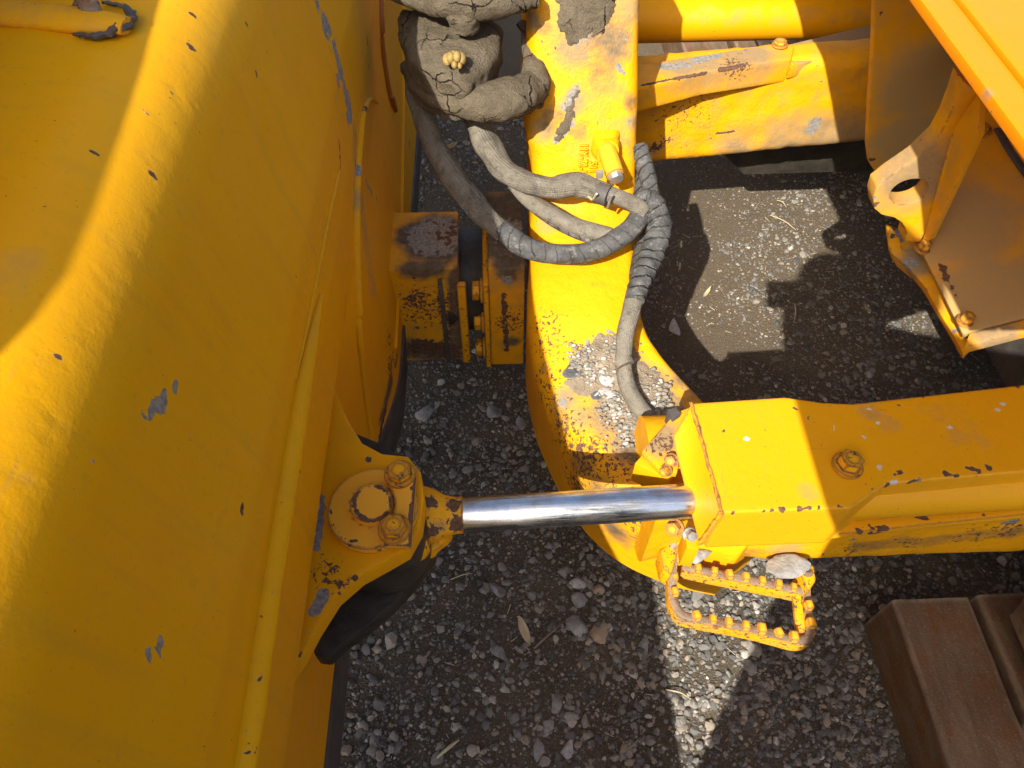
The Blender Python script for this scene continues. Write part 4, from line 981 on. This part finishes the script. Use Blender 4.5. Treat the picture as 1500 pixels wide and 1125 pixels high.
cdir = (P(898, 288, .61) - P(872, 279, .61)).normalized()
part("hose_clamp", cyl(cl - cdir * 0.013, cl + cdir * 0.010, 0.0185, None, 28), M['steel'], HS, bevel=0.001)
part("clamp_ear", box(-.006, .006, -.004, .004, 0, .014), M['galv'], HS, bevel=0.001).matrix_world = Matrix.Translation(P(878, 260, .63))
part("clamp_ear", tube([P(893, 298, .60), P(890, 304, .595), P(896, 286, .63)], [.0025] * 3, 6, 8), M['galv'], HS)
part("cable_tie", tube([P(862, 288, .61), P(868, 292, .605), P(874, 284, .63)], [.002] * 3, 6, 8), M['straw'], HS)

# ------------------------------------------------------------------ dried mud on the nose
MUD = empty("mud_cake", P(700, 100, 0.7), label="thick cracked dried mud caked over the pivot beside the casting", category="mud")
def mud_band(pix, rad, flat=0.85, name="mud_lump"):
    pts = [P(x, y, z) for x, y, z in pix]
    part(name, tube(pts, [r * mpp(p) for r, p in zip(rad, pts)], 8, 28, flat=flat), M['mud'], MUD, smooth=80, dense=0.009, jitter=(30, 0.0058))
def mud_mound(outl, z, h, dome, name="mud_lump"):
    base = poly(outl, z); c = sum(base, Vector()) / len(base)
    loop = catmull(base + base[:1], 5)[:-1]
    bm = bmesh.new(); rings = []
    for k in range(15):
        t = k / 14
        if t < 0.7: q = math.sin(t / 0.7 * math.pi / 2) ** 0.8; dz = dome * (math.cos(t / 0.7 * math.pi / 2) - 0.0)
        else: q = 1.0 - 0.10 * (t - 0.7) / 0.3; dz = -h * (t - 0.7) / 0.3
        rings.append([bm.verts.new(c + (p - c) * max(q, 0.02) + Vector((0, 0, dz))) for p in loop])
    for r0, r1 in zip(rings, rings[1:]):
        for i in range(len(loop)): bm.faces.new([r0[i], r1[i], r1[(i + 1) % len(loop)], r0[(i + 1) % len(loop)]])
    bm.faces.new(list(reversed(rings[0]))); bm.faces.new(rings[-1])
    part(name, bm, M['mud'], MUD, smooth=80, dense=0.009, jitter=(30, 0.0058))
mud_mound([(584, 22), (588, 62), (604, 96), (640, 118), (684, 121), (716, 103), (734, 70), (736, 44), (712, 38), (672, 36), (628, 22)], 0.800, 0.075, 0.030)
mud_band([(596, 96, .735), (620, 124, .745), (655, 142, .755), (700, 150, .76), (745, 146, .755), (778, 130, .745)], [12, 20, 26, 29, 33, 27])
mud_band([(775, 145, .735), (784, 118, .745), (780, 88, .76), (772, 58, .775), (764, 34, .79)], [22, 22, 13, 10, 8])
mud_band([(572, -16, .86), (600, -10, .868), (640, -2, .875), (690, 2, .88), (735, 0, .88), (780, -4, .87)], [16, 22, 27, 29, 26, 20], 0.8)
mud_band([(568, -50, .88), (640, -46, .89), (720, -44, .90), (790, -48, .90)], [34, 36, 36, 34])
mud_mound([(654, 26), (672, 18), (692, 19), (700, 26), (688, 34), (668, 37)], 0.862, 0.02, 0.012)
mud_mound([(648, 108), (672, 104), (692, 110), (690, 126), (668, 130)], 0.795, 0.02, 0.012)
# lobed seed pod sitting on the mud
pod = bmesh.new()
pc = P(665, 88, 0.834)
for k, (dx, dy, dz, s_) in enumerate([(-0.010, 0.002, 0, 1.0), (0.0, 0.005, .002, 1.0), (0.011, 0.003, 0, 1.05), (0.005, -0.002, .006, 0.9), (-0.005, -0.002, .005, 0.9), (0.001, -0.015, .001, 0.62), (0.009, -0.014, -.001, 0.5)]):
    bmesh.ops.create_uvsphere(pod, u_segments=14, v_segments=10, radius=0.0092 * s_, matrix=Matrix.Translation(pc + Vector((dx, dy, dz))) @ Matrix.Diagonal((0.85, 1.25, 1.0, 1)))
pm = bpy.data.meshes.new("seed_pod"); pod.to_mesh(pm); pod.free(); pm.shade_smooth()
link("seed_pod", pm, None, M['pod'], label="small golden lobed seed pod on the dried mud", category="seed pod")

# ------------------------------------------------------------------ stones and gravel
def rock_mesh(name, a, b, c, seed, sub=3, rough=0.22):
    bm = bmesh.new(); bmesh.ops.create_icosphere(bm, subdivisions=sub, radius=1.0)
    o = Vector((seed * 3.1, seed * 1.7, seed * 0.9))
    for v in bm.verts:
        d = 1 + rough * noise.noise(v.co * 1.1 + o) + rough * 0.5 * noise.noise(v.co * 2.6 + o) + 0.06 * noise.noise(v.co * 7 + o)
        q_ = v.co * d
        for k in range(6):
            n_ = Vector((math.sin(seed * 7 + k * 2.1), math.cos(seed * 3 + k * 1.7), math.sin(seed + k * 3.3))).normalized(); e_ = q_.dot(n_) - (0.66 + 0.22 * math.sin(seed * 5 + k))
            if e_ > 0: q_ = q_ - n_ * e_ * 0.85
        v.co = Vector((q_.x * a, q_.y * b, q_.z * c))
    me = bpy.data.meshes.new(name); bm.to_mesh(me); bm.free(); me.shade_smooth(); me.set_sharp_from_angle(angle=math.radians(45))
    return me
def rock(px, py, z, wpx, hpx, mat, label, ang=0.0, name="stone", cat="stone", seed=None, flat=0.55, sub=3, rough=0.22, group=None, tilt=(0, 0)):
    p = P(px, py, z); k = mpp(p)
    a, b = wpx / 2 * k, hpx / 2 * k * 1.12
    seed = seed if seed is not None else px * 0.37 + py * 0.11
    me = rock_mesh(name, a, b, min(a, b) * flat, seed, sub, rough)
    o = link(name, me, None, M[mat], Matrix.Translation(p + Vector((0, 0, min(a, b) * flat * 0.5))) @ Matrix.Rotation(ang, 4, 'Z') @ Matrix.Rotation(tilt[0], 4, 'X') @ Matrix.Rotation(tilt[1], 4, 'Y'), label=label, category=cat)
    if group: o['group'] = group
    return o
rock(1152, 833, 0.345, 64, 36, 'rock', "pale grey stone resting on the far corner of the studded step", -0.15, seed=4.2, flat=0.7)
rock(1022, 815, 0.345, 44, 26, 'rock', "dark dirt clod wedged on the step beside the guard", 0.05, name="dirt_clod", cat="dirt clod", seed=9, rough=0.3)
# rubble that lies on the casting
rub = [(846, 541, 52, 22, 'darkrock', 0.45, "long dark broken stone at the left of the rubble on the casting"),
       (888, 556, 28, 30, 'palerock', 0.3, "pale angular stone beside the rubber hose on the casting"),
       (886, 578, 46, 22, 'palerock', -0.3, "white speckled flat stone below the hose bend on the casting"),
       (895, 525, 28, 14, 'palerock', -0.9, "small white streaked stone against the hose on the casting"),
       (892, 486, 24, 10, 'rock', -0.6, "bluish sliver of stone touching the hose at the top of the rubble"),
       (878, 535, 20, 16, 'tanrock', 0.2, "small orange tan stone among the rubble on the casting"),
       (874, 579, 22, 20, 'darkrock', -0.7, "small dark stone under the white speckled one on the casting"),
       (860, 500, 10, 14, 'rock', 0.0, "little grey stone at the upper left of the rubble")]
for k, (x, y, w_, h_, m_, an, lb) in enumerate(rub):
    p, n_ = hit(FBV, x, y)
    rock(x, y, p.z - 0.002, w_, h_, m_, lb, an, seed=20 + k, flat=0.42, rough=0.38, sub=3)
# stones of the yard that stand out singly
G = "larger pebbles lying in the yard gravel"
yard = [(844, 919, 36, 33, 'rock', 0.0, "round smooth grey pebble below the chrome rod beside a rough brown one"),
        (880, 930, 32, 30, 'tanrock', 0.3, "rough brown veined pebble beside the round smooth grey one"),
        (730, 958, 32, 18, 'rock', -0.9, "bluish wedge shaped pebble left of the dry wood chip"),
        (803, 1062, 18, 32, 'rock', -0.4, "long oval grey pebble in the bottom cluster"),
        (833, 1054, 34, 18, 'rock', -0.1, "half moon grey pebble in the bottom cluster"),
        (789, 1098, 18, 34, 'rock', -0.1, "tall narrow grey pebble at the foot of the bottom cluster"),
        (831, 1098, 22, 30, 'palerock', -0.5, "pale wedge pebble at the bottom right of the cluster"),
        (813, 1032, 22, 26, 'rock', 0.1, "oval blue grey pebble at the top of the bottom cluster"),
        (727, 865, 18, 28, 'rock', 0.6, "dark grey egg shaped pebble standing alone under the rod"),
        (846, 855, 28, 18, 'palerock', 0.0, "pale rounded pebble under the middle of the rod"),
        (877, 866, 18, 16, 'tanrock', 0.0, "small ochre pebble under the rod"),
        (847, 880, 24, 22, 'rock', -0.3, "triangular blue grey pebble under the rod"),
        (988, 481, 20, 38, 'palerock', 0.0, "smooth white pebble at the edge of the sunlit patch"),
        (927, 1017, 12, 16, 'palerock', 0.0, "bright white chip of stone in the shaded gravel"),
        (704, 516, 26, 14, 'palerock', 0.2, "pale curved pebble between the two pivot blocks"),
        (622, 608, 30, 26, 'rock', 0.0, "broad grey pebble in the dark beside the blade"),
        (722, 606, 22, 22, 'rock', 0.0, "grey pebble in the dark between blade and casting"),
        (763, 622, 16, 22, 'rock', 0.0, "oval pebble against the foot of the casting"),
        (943, 948, 20, 26, 'rock', 0.0, "grey pebble left of the sunlit gravel strip"),
        (1098, 978, 20, 22, 'rock', 0.0, "dark round pebble right of the sunlit gravel strip"),
        (620, 1066, 14, 14, 'palerock', 0.0, "small white pebble in the dark near the cutting edge"),
        (1235, 1010, 18, 18, 'palerock', 0.0, "small pale pebble left of the brown beams")]
for k, (x, y, w_, h_, m_, an, lb) in enumerate(yard):
    rock(x, y, -0.003, w_, h_, m_, lb, an, seed=60 + k, group=G, rough=0.16, flat=0.6)
# the countless small stones
def ico(sub):
    bm = bmesh.new(); bmesh.ops.create_icosphere(bm, subdivisions=sub, radius=1.0); bm.verts.ensure_lookup_table()
    v = np.array([x.co[:] for x in bm.verts]); f = np.array([[y.index for y in x.verts] for x in bm.faces]); bm.free(); return v, f
def scatter(n, smin, smax, power, sub, seed, region, gate, gfar=0.0):
    r = np.random.default_rng(seed)
    v0, f0 = ico(sub)
    X = r.uniform(region[0], region[1], n * 2); Y = r.uniform(region[2], region[3], n * 2)
    keep = np.array([noise.noise(Vector((x * 2.6, y * 2.6, 5.0))) * 0.7 + 0.5 * noise.noise(Vector((x * 8, y * 8, 2.0))) > gate + q + (gfar * sstep(0.9, 1.2, y)) for x, y, q in zip(X, Y, r.uniform(-0.6, 0.25, n * 2))])
    X, Y = X[keep][:n], Y[keep][:n]; n = len(X)
    s = smin * (smax / smin) ** (r.random(n) ** power)
    Z = np.array([gz(x, y) for x, y in zip(X, Y)])
    nv = 24; var = []
    for k in range(nv):
        o = Vector((k * 2.3, seed, k * 0.7)); vv = np.array([np.array(p) * (1 + 0.5 * noise.noise(Vector(p) * 1.2 + o) + 0.25 * noise.noise(Vector(p) * 3 + o)) for p in v0])
        rp = np.random.default_rng(k + 100 * seed)
        for _ in range(7):
            nn_ = rp.normal(size=3); nn_ /= np.linalg.norm(nn_); c_ = rp.uniform(0.55, 0.9)
            vv = vv - np.clip(vv @ nn_ - c_, 0, None)[:, None] * nn_
        var.append(vv)
    var = np.array(var)[r.integers(0, nv, n)]
    sc = np.stack([s * r.uniform(0.75, 1.35, n), s * r.uniform(0.7, 1.1, n), s * r.uniform(0.4, 0.8, n)], 1)
    var = var * sc[:, None, :]
    a = r.uniform(0, 6.283, n); b = r.normal(0, 0.25, n)
    x, y, z = var[..., 0], var[..., 1], var[..., 2]
    x, z = x * np.cos(b)[:, None] - z * np.sin(b)[:, None], x * np.sin(b)[:, None] + z * np.cos(b)[:, None]
    x2 = x * np.cos(a)[:, None] - y * np.sin(a)[:, None]; y2 = x * np.sin(a)[:, None] + y * np.cos(a)[:, None]
    V = np.stack([x2 + X[:, None], y2 + Y[:, None], z + (Z + sc[:, 2] * 0.32)[:, None]], 2).reshape(-1, 3)
    F = (f0[None] + (np.arange(n) * len(v0))[:, None, None]).reshape(-1, 3)
    t = np.repeat(np.clip(r.beta(1.9, 2.6, n), 0, 1), len(v0))
    return V, F, t
parts_ = [scatter(9500, 0.0036, 0.0112, 2.0, 2, 3, (-0.3, 1.3, 0.0, 2.3), -0.24, 0.62), scatter(46000, 0.0014, 0.0046, 1.3, 1, 4, (-0.3, 1.3, 0.0, 2.4), -0.3, 0.12),
          scatter(1500, 0.0034, 0.0095, 1.4, 2, 9, (0.2, 0.75, 0.15, 0.7), -0.9), scatter(45, 0.013, 0.018, 1.0, 2, 5, (-0.3, 1.5, 0.1, 2.4), 0.0)]
off = 0; VV, FF, TT = [], [], []
for V, F, t in parts_:
    VV.append(V); FF.append(F + off); TT.append(t); off += len(V)
gm = np_mesh("gravel", np.vstack(VV), np.vstack(FF)); gm.set_sharp_from_angle(angle=math.radians(32))
gm.attributes.new('tint', 'FLOAT', 'POINT').data.foreach_set('value', np.concatenate(TT).astype(np.float32))
link("gravel", gm, None, M['gravel'], kind='stuff')
# dirt caked on the casting
def crust(outl, step, hmax, mat, label, edge=14.0, seed=0.0):
    xs = [p[0] for p in outl]; ys_ = [p[1] for p in outl]
    def inside(x, y):
        c = False; d = 1e9
        for (x0, y0), (x1, y1) in zip(outl, outl[1:] + outl[:1]):
            if (y0 > y) != (y1 > y) and x < (x1 - x0) * (y - y0) / (y1 - y0) + x0: c = not c
            L = (x1 - x0) ** 2 + (y1 - y0) ** 2; t = max(0, min(1, ((x - x0) * (x1 - x0) + (y - y0) * (y1 - y0)) / L))
            d = min(d, math.hypot(x - x0 - t * (x1 - x0), y - y0 - t * (y1 - y0)))
        return d if c else -d
    bm = bmesh.new(); g = {}
    for i in range(int((max(xs) - min(xs)) / step) + 2):
        for j in range(int((max(ys_) - min(ys_)) / step) + 2):
            x, y = min(xs) + i * step, min(ys_) + j * step
            d = inside(x, y) + 9 * noise.noise(Vector((x * 0.05, y * 0.05, seed))) + 5 * noise.noise(Vector((x * 0.16, y * 0.16, seed)))
            if d < -2: continue
            p, n_ = hit(FBV, x, y)
            if p is None: continue
            if n_.dot(ray(x, y)) > 0: n_ = -n_
            h = hmax * min(1, max(0, d) / edge) ** 0.6 * (0.75 + 0.5 * noise.noise(p * 40) + 0.35 * noise.noise(p * 110)) - (0.0012 if d < 1 else 0)
            g[i, j] = bm.verts.new(p + n_ * max(h, -0.0015))
    for (i, j) in list(g):
        q = [(i, j), (i + 1, j), (i + 1, j + 1), (i, j + 1)]
        if all(k in g for k in q): bm.faces.new([g[k] for k in q])
    bmesh.ops.delete(bm, geom=[v for v in bm.verts if not v.link_faces], context='VERTS')
    me = mesh_from(bm, "caked_dirt", 80)
    link("caked_dirt", me, None, M[mat], label=label, category="dirt", kind='thing')
crust([(838, 520), (880, 492), (912, 488), (935, 520), (965, 545), (985, 580), (992, 610), (968, 640), (945, 668), (925, 650), (905, 628), (880, 600), (868, 582), (845, 580), (826, 560)], 2.2, 0.0055, 'dirt', "tan gritty dirt caked under the rubber hose on the casting", seed=1.0)
crust([(812, -20), (815, 30), (825, 62), (845, 70), (862, 55), (880, 45), (900, 20), (905, -20)], 2.2, 0.005, 'mud', "grey brown dirt smear at the top of the casting", seed=4.0)
crust([(812, 205), (822, 178), (838, 140), (848, 132), (842, 165), (834, 190), (822, 212)], 2.0, 0.002, 'mud', "thin grey smear of dirt above the casting numbers", edge=8, seed=6.0)
# grit caked on the casting
gv_, gf_, gt_ = [], [], []; v0, f0 = ico(1); rr = np.random.default_rng(11); o_ = 0
cent = [(905, 515, 22), (890, 545, 30), (905, 590, 30), (925, 615, 30), (945, 640, 24), (960, 575, 26), (975, 605, 24), (850, 525, 22), (865, 545, 20), (915, 640, 24), (895, 605, 20), (950, 600, 26)]
while o_ < 950 * len(v0):
    cx_, cy_, cr_ = cent[rr.integers(len(cent))]
    p, n_ = hit(FBV, cx_ + rr.normal(0, cr_ * 0.5), cy_ + rr.normal(0, cr_ * 0.5))
    if p is None: continue
    s_ = 0.0013 * (4.2 ** rr.random() ** 1.6)
    vv = np.array([np.array(q) * (1 + 0.35 * noise.noise(Vector(q) * 1.3 + Vector((o_, 0, 0)))) for q in v0]) * s_ * np.array([1.2, 0.9, 0.7])
    gv_.append(vv + np.array(p) + np.array([0, 0, 0.0045 + s_ * 0.3])); gf_.append(f0 + o_); gt_.append(np.full(len(v0), min(1, 0.45 + 0.5 * rr.random()))); o_ += len(v0)
grm = np_mesh("grit", np.vstack(gv_), np.vstack(gf_)); grm.attributes.new('tint', 'FLOAT', 'POINT').data.foreach_set('value', np.concatenate(gt_).astype(np.float32))
link("grit", grm, None, M['gravel'], kind='stuff')

# ------------------------------------------------------------------ leaves, twigs, straw
def leaf(px, py, z, L, W, ang, label, mat='leaf', curl=0.25, name="dry_leaf", cat="leaf", tilt=0.0):
    p = P(px, py, z); bm = bmesh.new(); rows = []
    for i in range(11):
        t = i / 10; w_ = W * math.sin(math.pi * min(1, t * 0.96 + 0.03)) ** 0.8
        rows.append([bm.verts.new(((t - 0.5) * L, w_ * q, curl * L * (t - 0.5) ** 2 * 2 + abs(q) * W * 0.5 + 0.0006 * noise.noise(Vector((t * 9, q * 4, px))))) for q in (-0.5, -0.25, 0, 0.25, 0.5)])
    for a, b in zip(rows, rows[1:]):
        for k in range(4): bm.faces.new([a[k], a[k + 1], b[k + 1], b[k]])
    ret = bmesh.ops.solidify(bm, geom=bm.faces[:], thickness=0.0006)
    me = mesh_from(bm, name, 70)
    return link(name, me, None, M[mat], Matrix.Translation(p) @ Matrix.Rotation(ang, 4, 'Z') @ Matrix.Rotation(tilt, 4, 'X'), label=label, category=cat)
leaf(568, 853, 0.482, 0.034, 0.016, 1.2, "curled dry leaf lying in the dark opening under the hinge lug", curl=0.6)
leaf(563, 877, 0.47, 0.024, 0.010, 0.3, "small crumpled dry leaf below the curled one under the hinge lug", curl=0.7)
leaf(512, 908, 0.30, 0.028, 0.009, 0.5, "thin dry leaf caught on the corner above the cutting edge")
leaf(660, 216, 0.05, 0.05, 0.022, 0.5, "olive green leaf on the gravel between the canvas hoses")
leaf(768, 925, 0.014, 0.062, 0.017, -1.25, "pale dry wood chip pointing up the gravel", mat='straw', curl=0.05, name="wood_chip", cat="wood chip")
leaf(1035, 430, 0.012, 0.05, 0.010, 0.95, "narrow pale leaf in the shade right of the taped hoses", mat='straw')
def twig(a, b, r, label, mat='straw'):
    a, b = P(*a, 0.012), P(*b, 0.012); m_ = a.lerp(b, 0.5) + Vector((0.003, 0.002, 0.004))
    link("twig", mesh_from(tube([a, m_, b], [r * 0.8, r, r * 0.5], 6, 8), "twig", 70), None, M[mat], label=label, category="twig")
twig((782, 950), (826, 910), 0.0024, "brown twig leading up to the round smooth grey pebble", 'rust')
twig((660, 849), (692, 840), 0.0012, "thin pale stalk lying under the start of the chrome rod")
twig((640, 1110), (672, 1084), 0.0030, "pale stick at the bottom edge near the cutting edge")
twig((1128, 315), (1166, 337), 0.0014, "long straw stalk in the sunlit patch of soil")
twig((1138, 293), (1152, 304), 0.0014, "short straw stalk near the top of the sunlit patch")
twig((1164, 445), (1163, 473), 0.0016, "upright straw stalk in the shade of the photographer's hands")
twig((975, 1010), (1012, 1024), 0.0012, "fine straw lying across the sunlit gravel strip")
sv, so = bmesh.new(), random.Random(5)
for k in range(260):
    x, y = so.uniform(-0.2, 1.4), so.uniform(0.1, 2.2); a = so.uniform(0, 6.28); L = so.uniform(0.006, 0.026)
    z = gz(x, y) + 0.004
    tube([(x, y, z), (x + L * math.cos(a), y + L * math.sin(a), z + so.uniform(-0.001, 0.003))], [so.uniform(.0005, .001), .0005], 1, 4, sv)
link("straw_litter", mesh_from(sv, "straw_litter", 70), None, M['straw'], kind='stuff')

# ------------------------------------------------------------------ the photographer who casts the shadow
PER = empty("person", (0.22, -0.42, 0.0), label="person in dark jacket and jeans leaning forward holding up a phone", category="person")
J = {}
def jv(n, p, r): J[n] = (Vector(p), r)
bx_, by_ = 0.275, -0.42
jv('pel', (bx_ + .03, by_ - 0.05, 0.95), .19)
jv('wai', (bx_ + .01, by_ - 0.01, 1.12), .185); jv('che', (bx_ + .005, by_ + 0.13, 1.35), .185); jv('nek', (bx_ - .13, by_ + 0.18, 1.49), .070); jv('chi', (bx_ - .19, by_ + 0.24, 1.555), .080); jv('hea', (bx_ - .215, by_ + 0.255, 1.625), .095); jv('crn', (bx_ - .222, by_ + 0.24, 1.70), .062)
for s_, n_ in ((-1, 'l'), (1, 'r')):
    jv('hip' + n_, (bx_ - .045 + s_ * .115, by_ - 0.04, 0.88), .135); jv('kne' + n_, (bx_ - .045 + s_ * .13, by_ + 0.02, 0.50), .110); jv('ank' + n_, (bx_ - .045 + s_ * .13, by_ - 0.02, 0.09), .075); jv('toe' + n_, (bx_ - .045 + s_ * .15, by_ + 0.13, 0.035), .040)
    jv('sho' + n_, (bx_ - .02 + s_ * .150, by_ + 0.15, 1.46), .080)
RM = CAM_M.to_3x3(); cx3, cy3, cz3 = RM.col[0], RM.col[1], RM.col[2]
ph_c = Vector((0, 0, CAM_H)) + cz3 * 0.012 + cx3 * 0.056 - cy3 * 0.010        # phone centre, just behind the lens
hl = ph_c - cx3 * 0.022 + cz3 * 0.032 - cy3 * 0.05; hr = ph_c + cx3 * 0.100 + cz3 * 0.030 - cy3 * 0.02
jv('elbl', (0.175, -0.20, 1.17), .055); jv('elbr', (bx_ + 0.19, by_ + 0.24, 1.24), .055)
jv('wril', hl.lerp(J['elbl'][0], 0.30), .050); jv('wrir', hr.lerp(J['elbr'][0], 0.30), .040)
jv('hanl', hl, .038); jv('hanr', hr, .038)
E = [('pel', 'wai'), ('wai', 'che'), ('che', 'nek'), ('nek', 'chi'), ('chi', 'hea'), ('hea', 'crn')]
for n_ in 'lr': E += [('pel', 'hip' + n_), ('hip' + n_, 'kne' + n_), ('kne' + n_, 'ank' + n_), ('ank' + n_, 'toe' + n_), ('che', 'sho' + n_), ('sho' + n_, 'elb' + n_), ('elb' + n_, 'wri' + n_), ('wri' + n_, 'han' + n_)]
for n_, s_, hp in (('l', -1, hl), ('r', 1, hr)):
    for f in range(4):
        b_ = hp + cy3 * (0.028 - f * 0.019) - cx3 * s_ * 0.004
        jv('f%d%s' % (f, n_), b_ - cz3 * 0.014 - cx3 * s_ * (-0.004), .0088); jv('g%d%s' % (f, n_), b_ - cz3 * 0.036 - cx3 * s_ * (0.012 + 0.003 * (f % 2)), .0075)
        E += [('han' + n_, 'f%d%s' % (f, n_)), ('f%d%s' % (f, n_), 'g%d%s' % (f, n_))]
    jv('t0' + n_, hp - cx3 * s_ * 0.022 + cy3 * 0.020 + cz3 * 0.006, .010); jv('t1' + n_, hp - cx3 * s_ * 0.045 + cy3 * 0.026 - cz3 * 0.004, .008)
    E += [('han' + n_, 't0' + n_), ('t0' + n_, 't1' + n_)]
names = list(J)
me = bpy.data.meshes.new("body"); me.from_pydata([J[n_][0] for n_ in names], [(names.index(a), names.index(b)) for a, b in E], [])
body = link("body", me, PER, M['cloth'])
sk = body.modifiers.new("skin", 'SKIN'); ss = body.modifiers.new("smooth", 'SUBSURF'); ss.levels = 2; ss.render_levels = 2
if not me.skin_vertices: me.skin_vertices.new()
for i, n_ in enumerate(names):
    r_ = J[n_][1]; me.skin_vertices[0].data[i].radius = (r_, r_); me.skin_vertices[0].data[i].use_root = (n_ == 'pel')
bpy.context.view_layer.update()
bme = bpy.data.meshes.new_from_object(body.evaluated_get(bpy.context.evaluated_depsgraph_get()))
body.modifiers.clear(); body.data = bme; bme.materials.clear()
for k in ('cloth', 'denim', 'skin', 'black'): bme.materials.append(M[k])
for p_ in bme.polygons:
    c_ = p_.center; p_.use_smooth = True
    near = min((c_ - hl).length, (c_ - hr).length)
    p_.material_index = 2 if (c_.z > 1.485 and abs(c_.x - bx_ + .205) < 0.13 and c_.y < -0.06) or near < 0.072 else (3 if c_.z < 0.075 else (1 if c_.z < 0.96 and c_.y < -0.1 else 0))
hb2 = bmesh.new()
bmesh.ops.create_uvsphere(hb2, u_segments=24, v_segments=16, radius=0.1, matrix=Matrix.Translation(J['hea'][0] + Vector((0, -0.018, 0.032))) @ Matrix.Diagonal((0.93, 1.03, 0.92, 1)))
part("hair", hb2, M['rust'], PER, smooth=80, jitter=(40, 0.004))
for s_ in (-1, 1):
    eb2 = bmesh.new(); bmesh.ops.create_uvsphere(eb2, u_segments=12, v_segments=8, radius=0.012, matrix=Matrix.Translation(J['hea'][0] + Vector((s_ * 0.032, 0.080, -0.005))))
    part("eye", eb2, M['black'], PER, smooth=80)
nb2 = tube([J['hea'][0] + Vector((0, 0.085, 0.0)), J['hea'][0] + Vector((0, 0.112, -0.035)), J['hea'][0] + Vector((0, 0.088, -0.042))], [.008, .013, .008], 5, 10)
part("nose", nb2, M['skin'], PER, smooth=80)
ph = box(-0.078, 0.078, -0.038, 0.038, 0.0, 0.008)
PHONE = empty("phone", ph_c, label="black phone held level in both hands above the machine", category="phone")
pm_ = Matrix.Translation(ph_c) @ RM.to_4x4()
o = link("phone_body", mesh_from(ph, "phone_body", 40, bevel=0.003), PHONE, M['black'], pm_)
o = link("screen", mesh_from(box(-0.074, 0.074, -0.034, 0.034, 0.0082, 0.0086), "screen", 40), PHONE, M['black'], pm_)
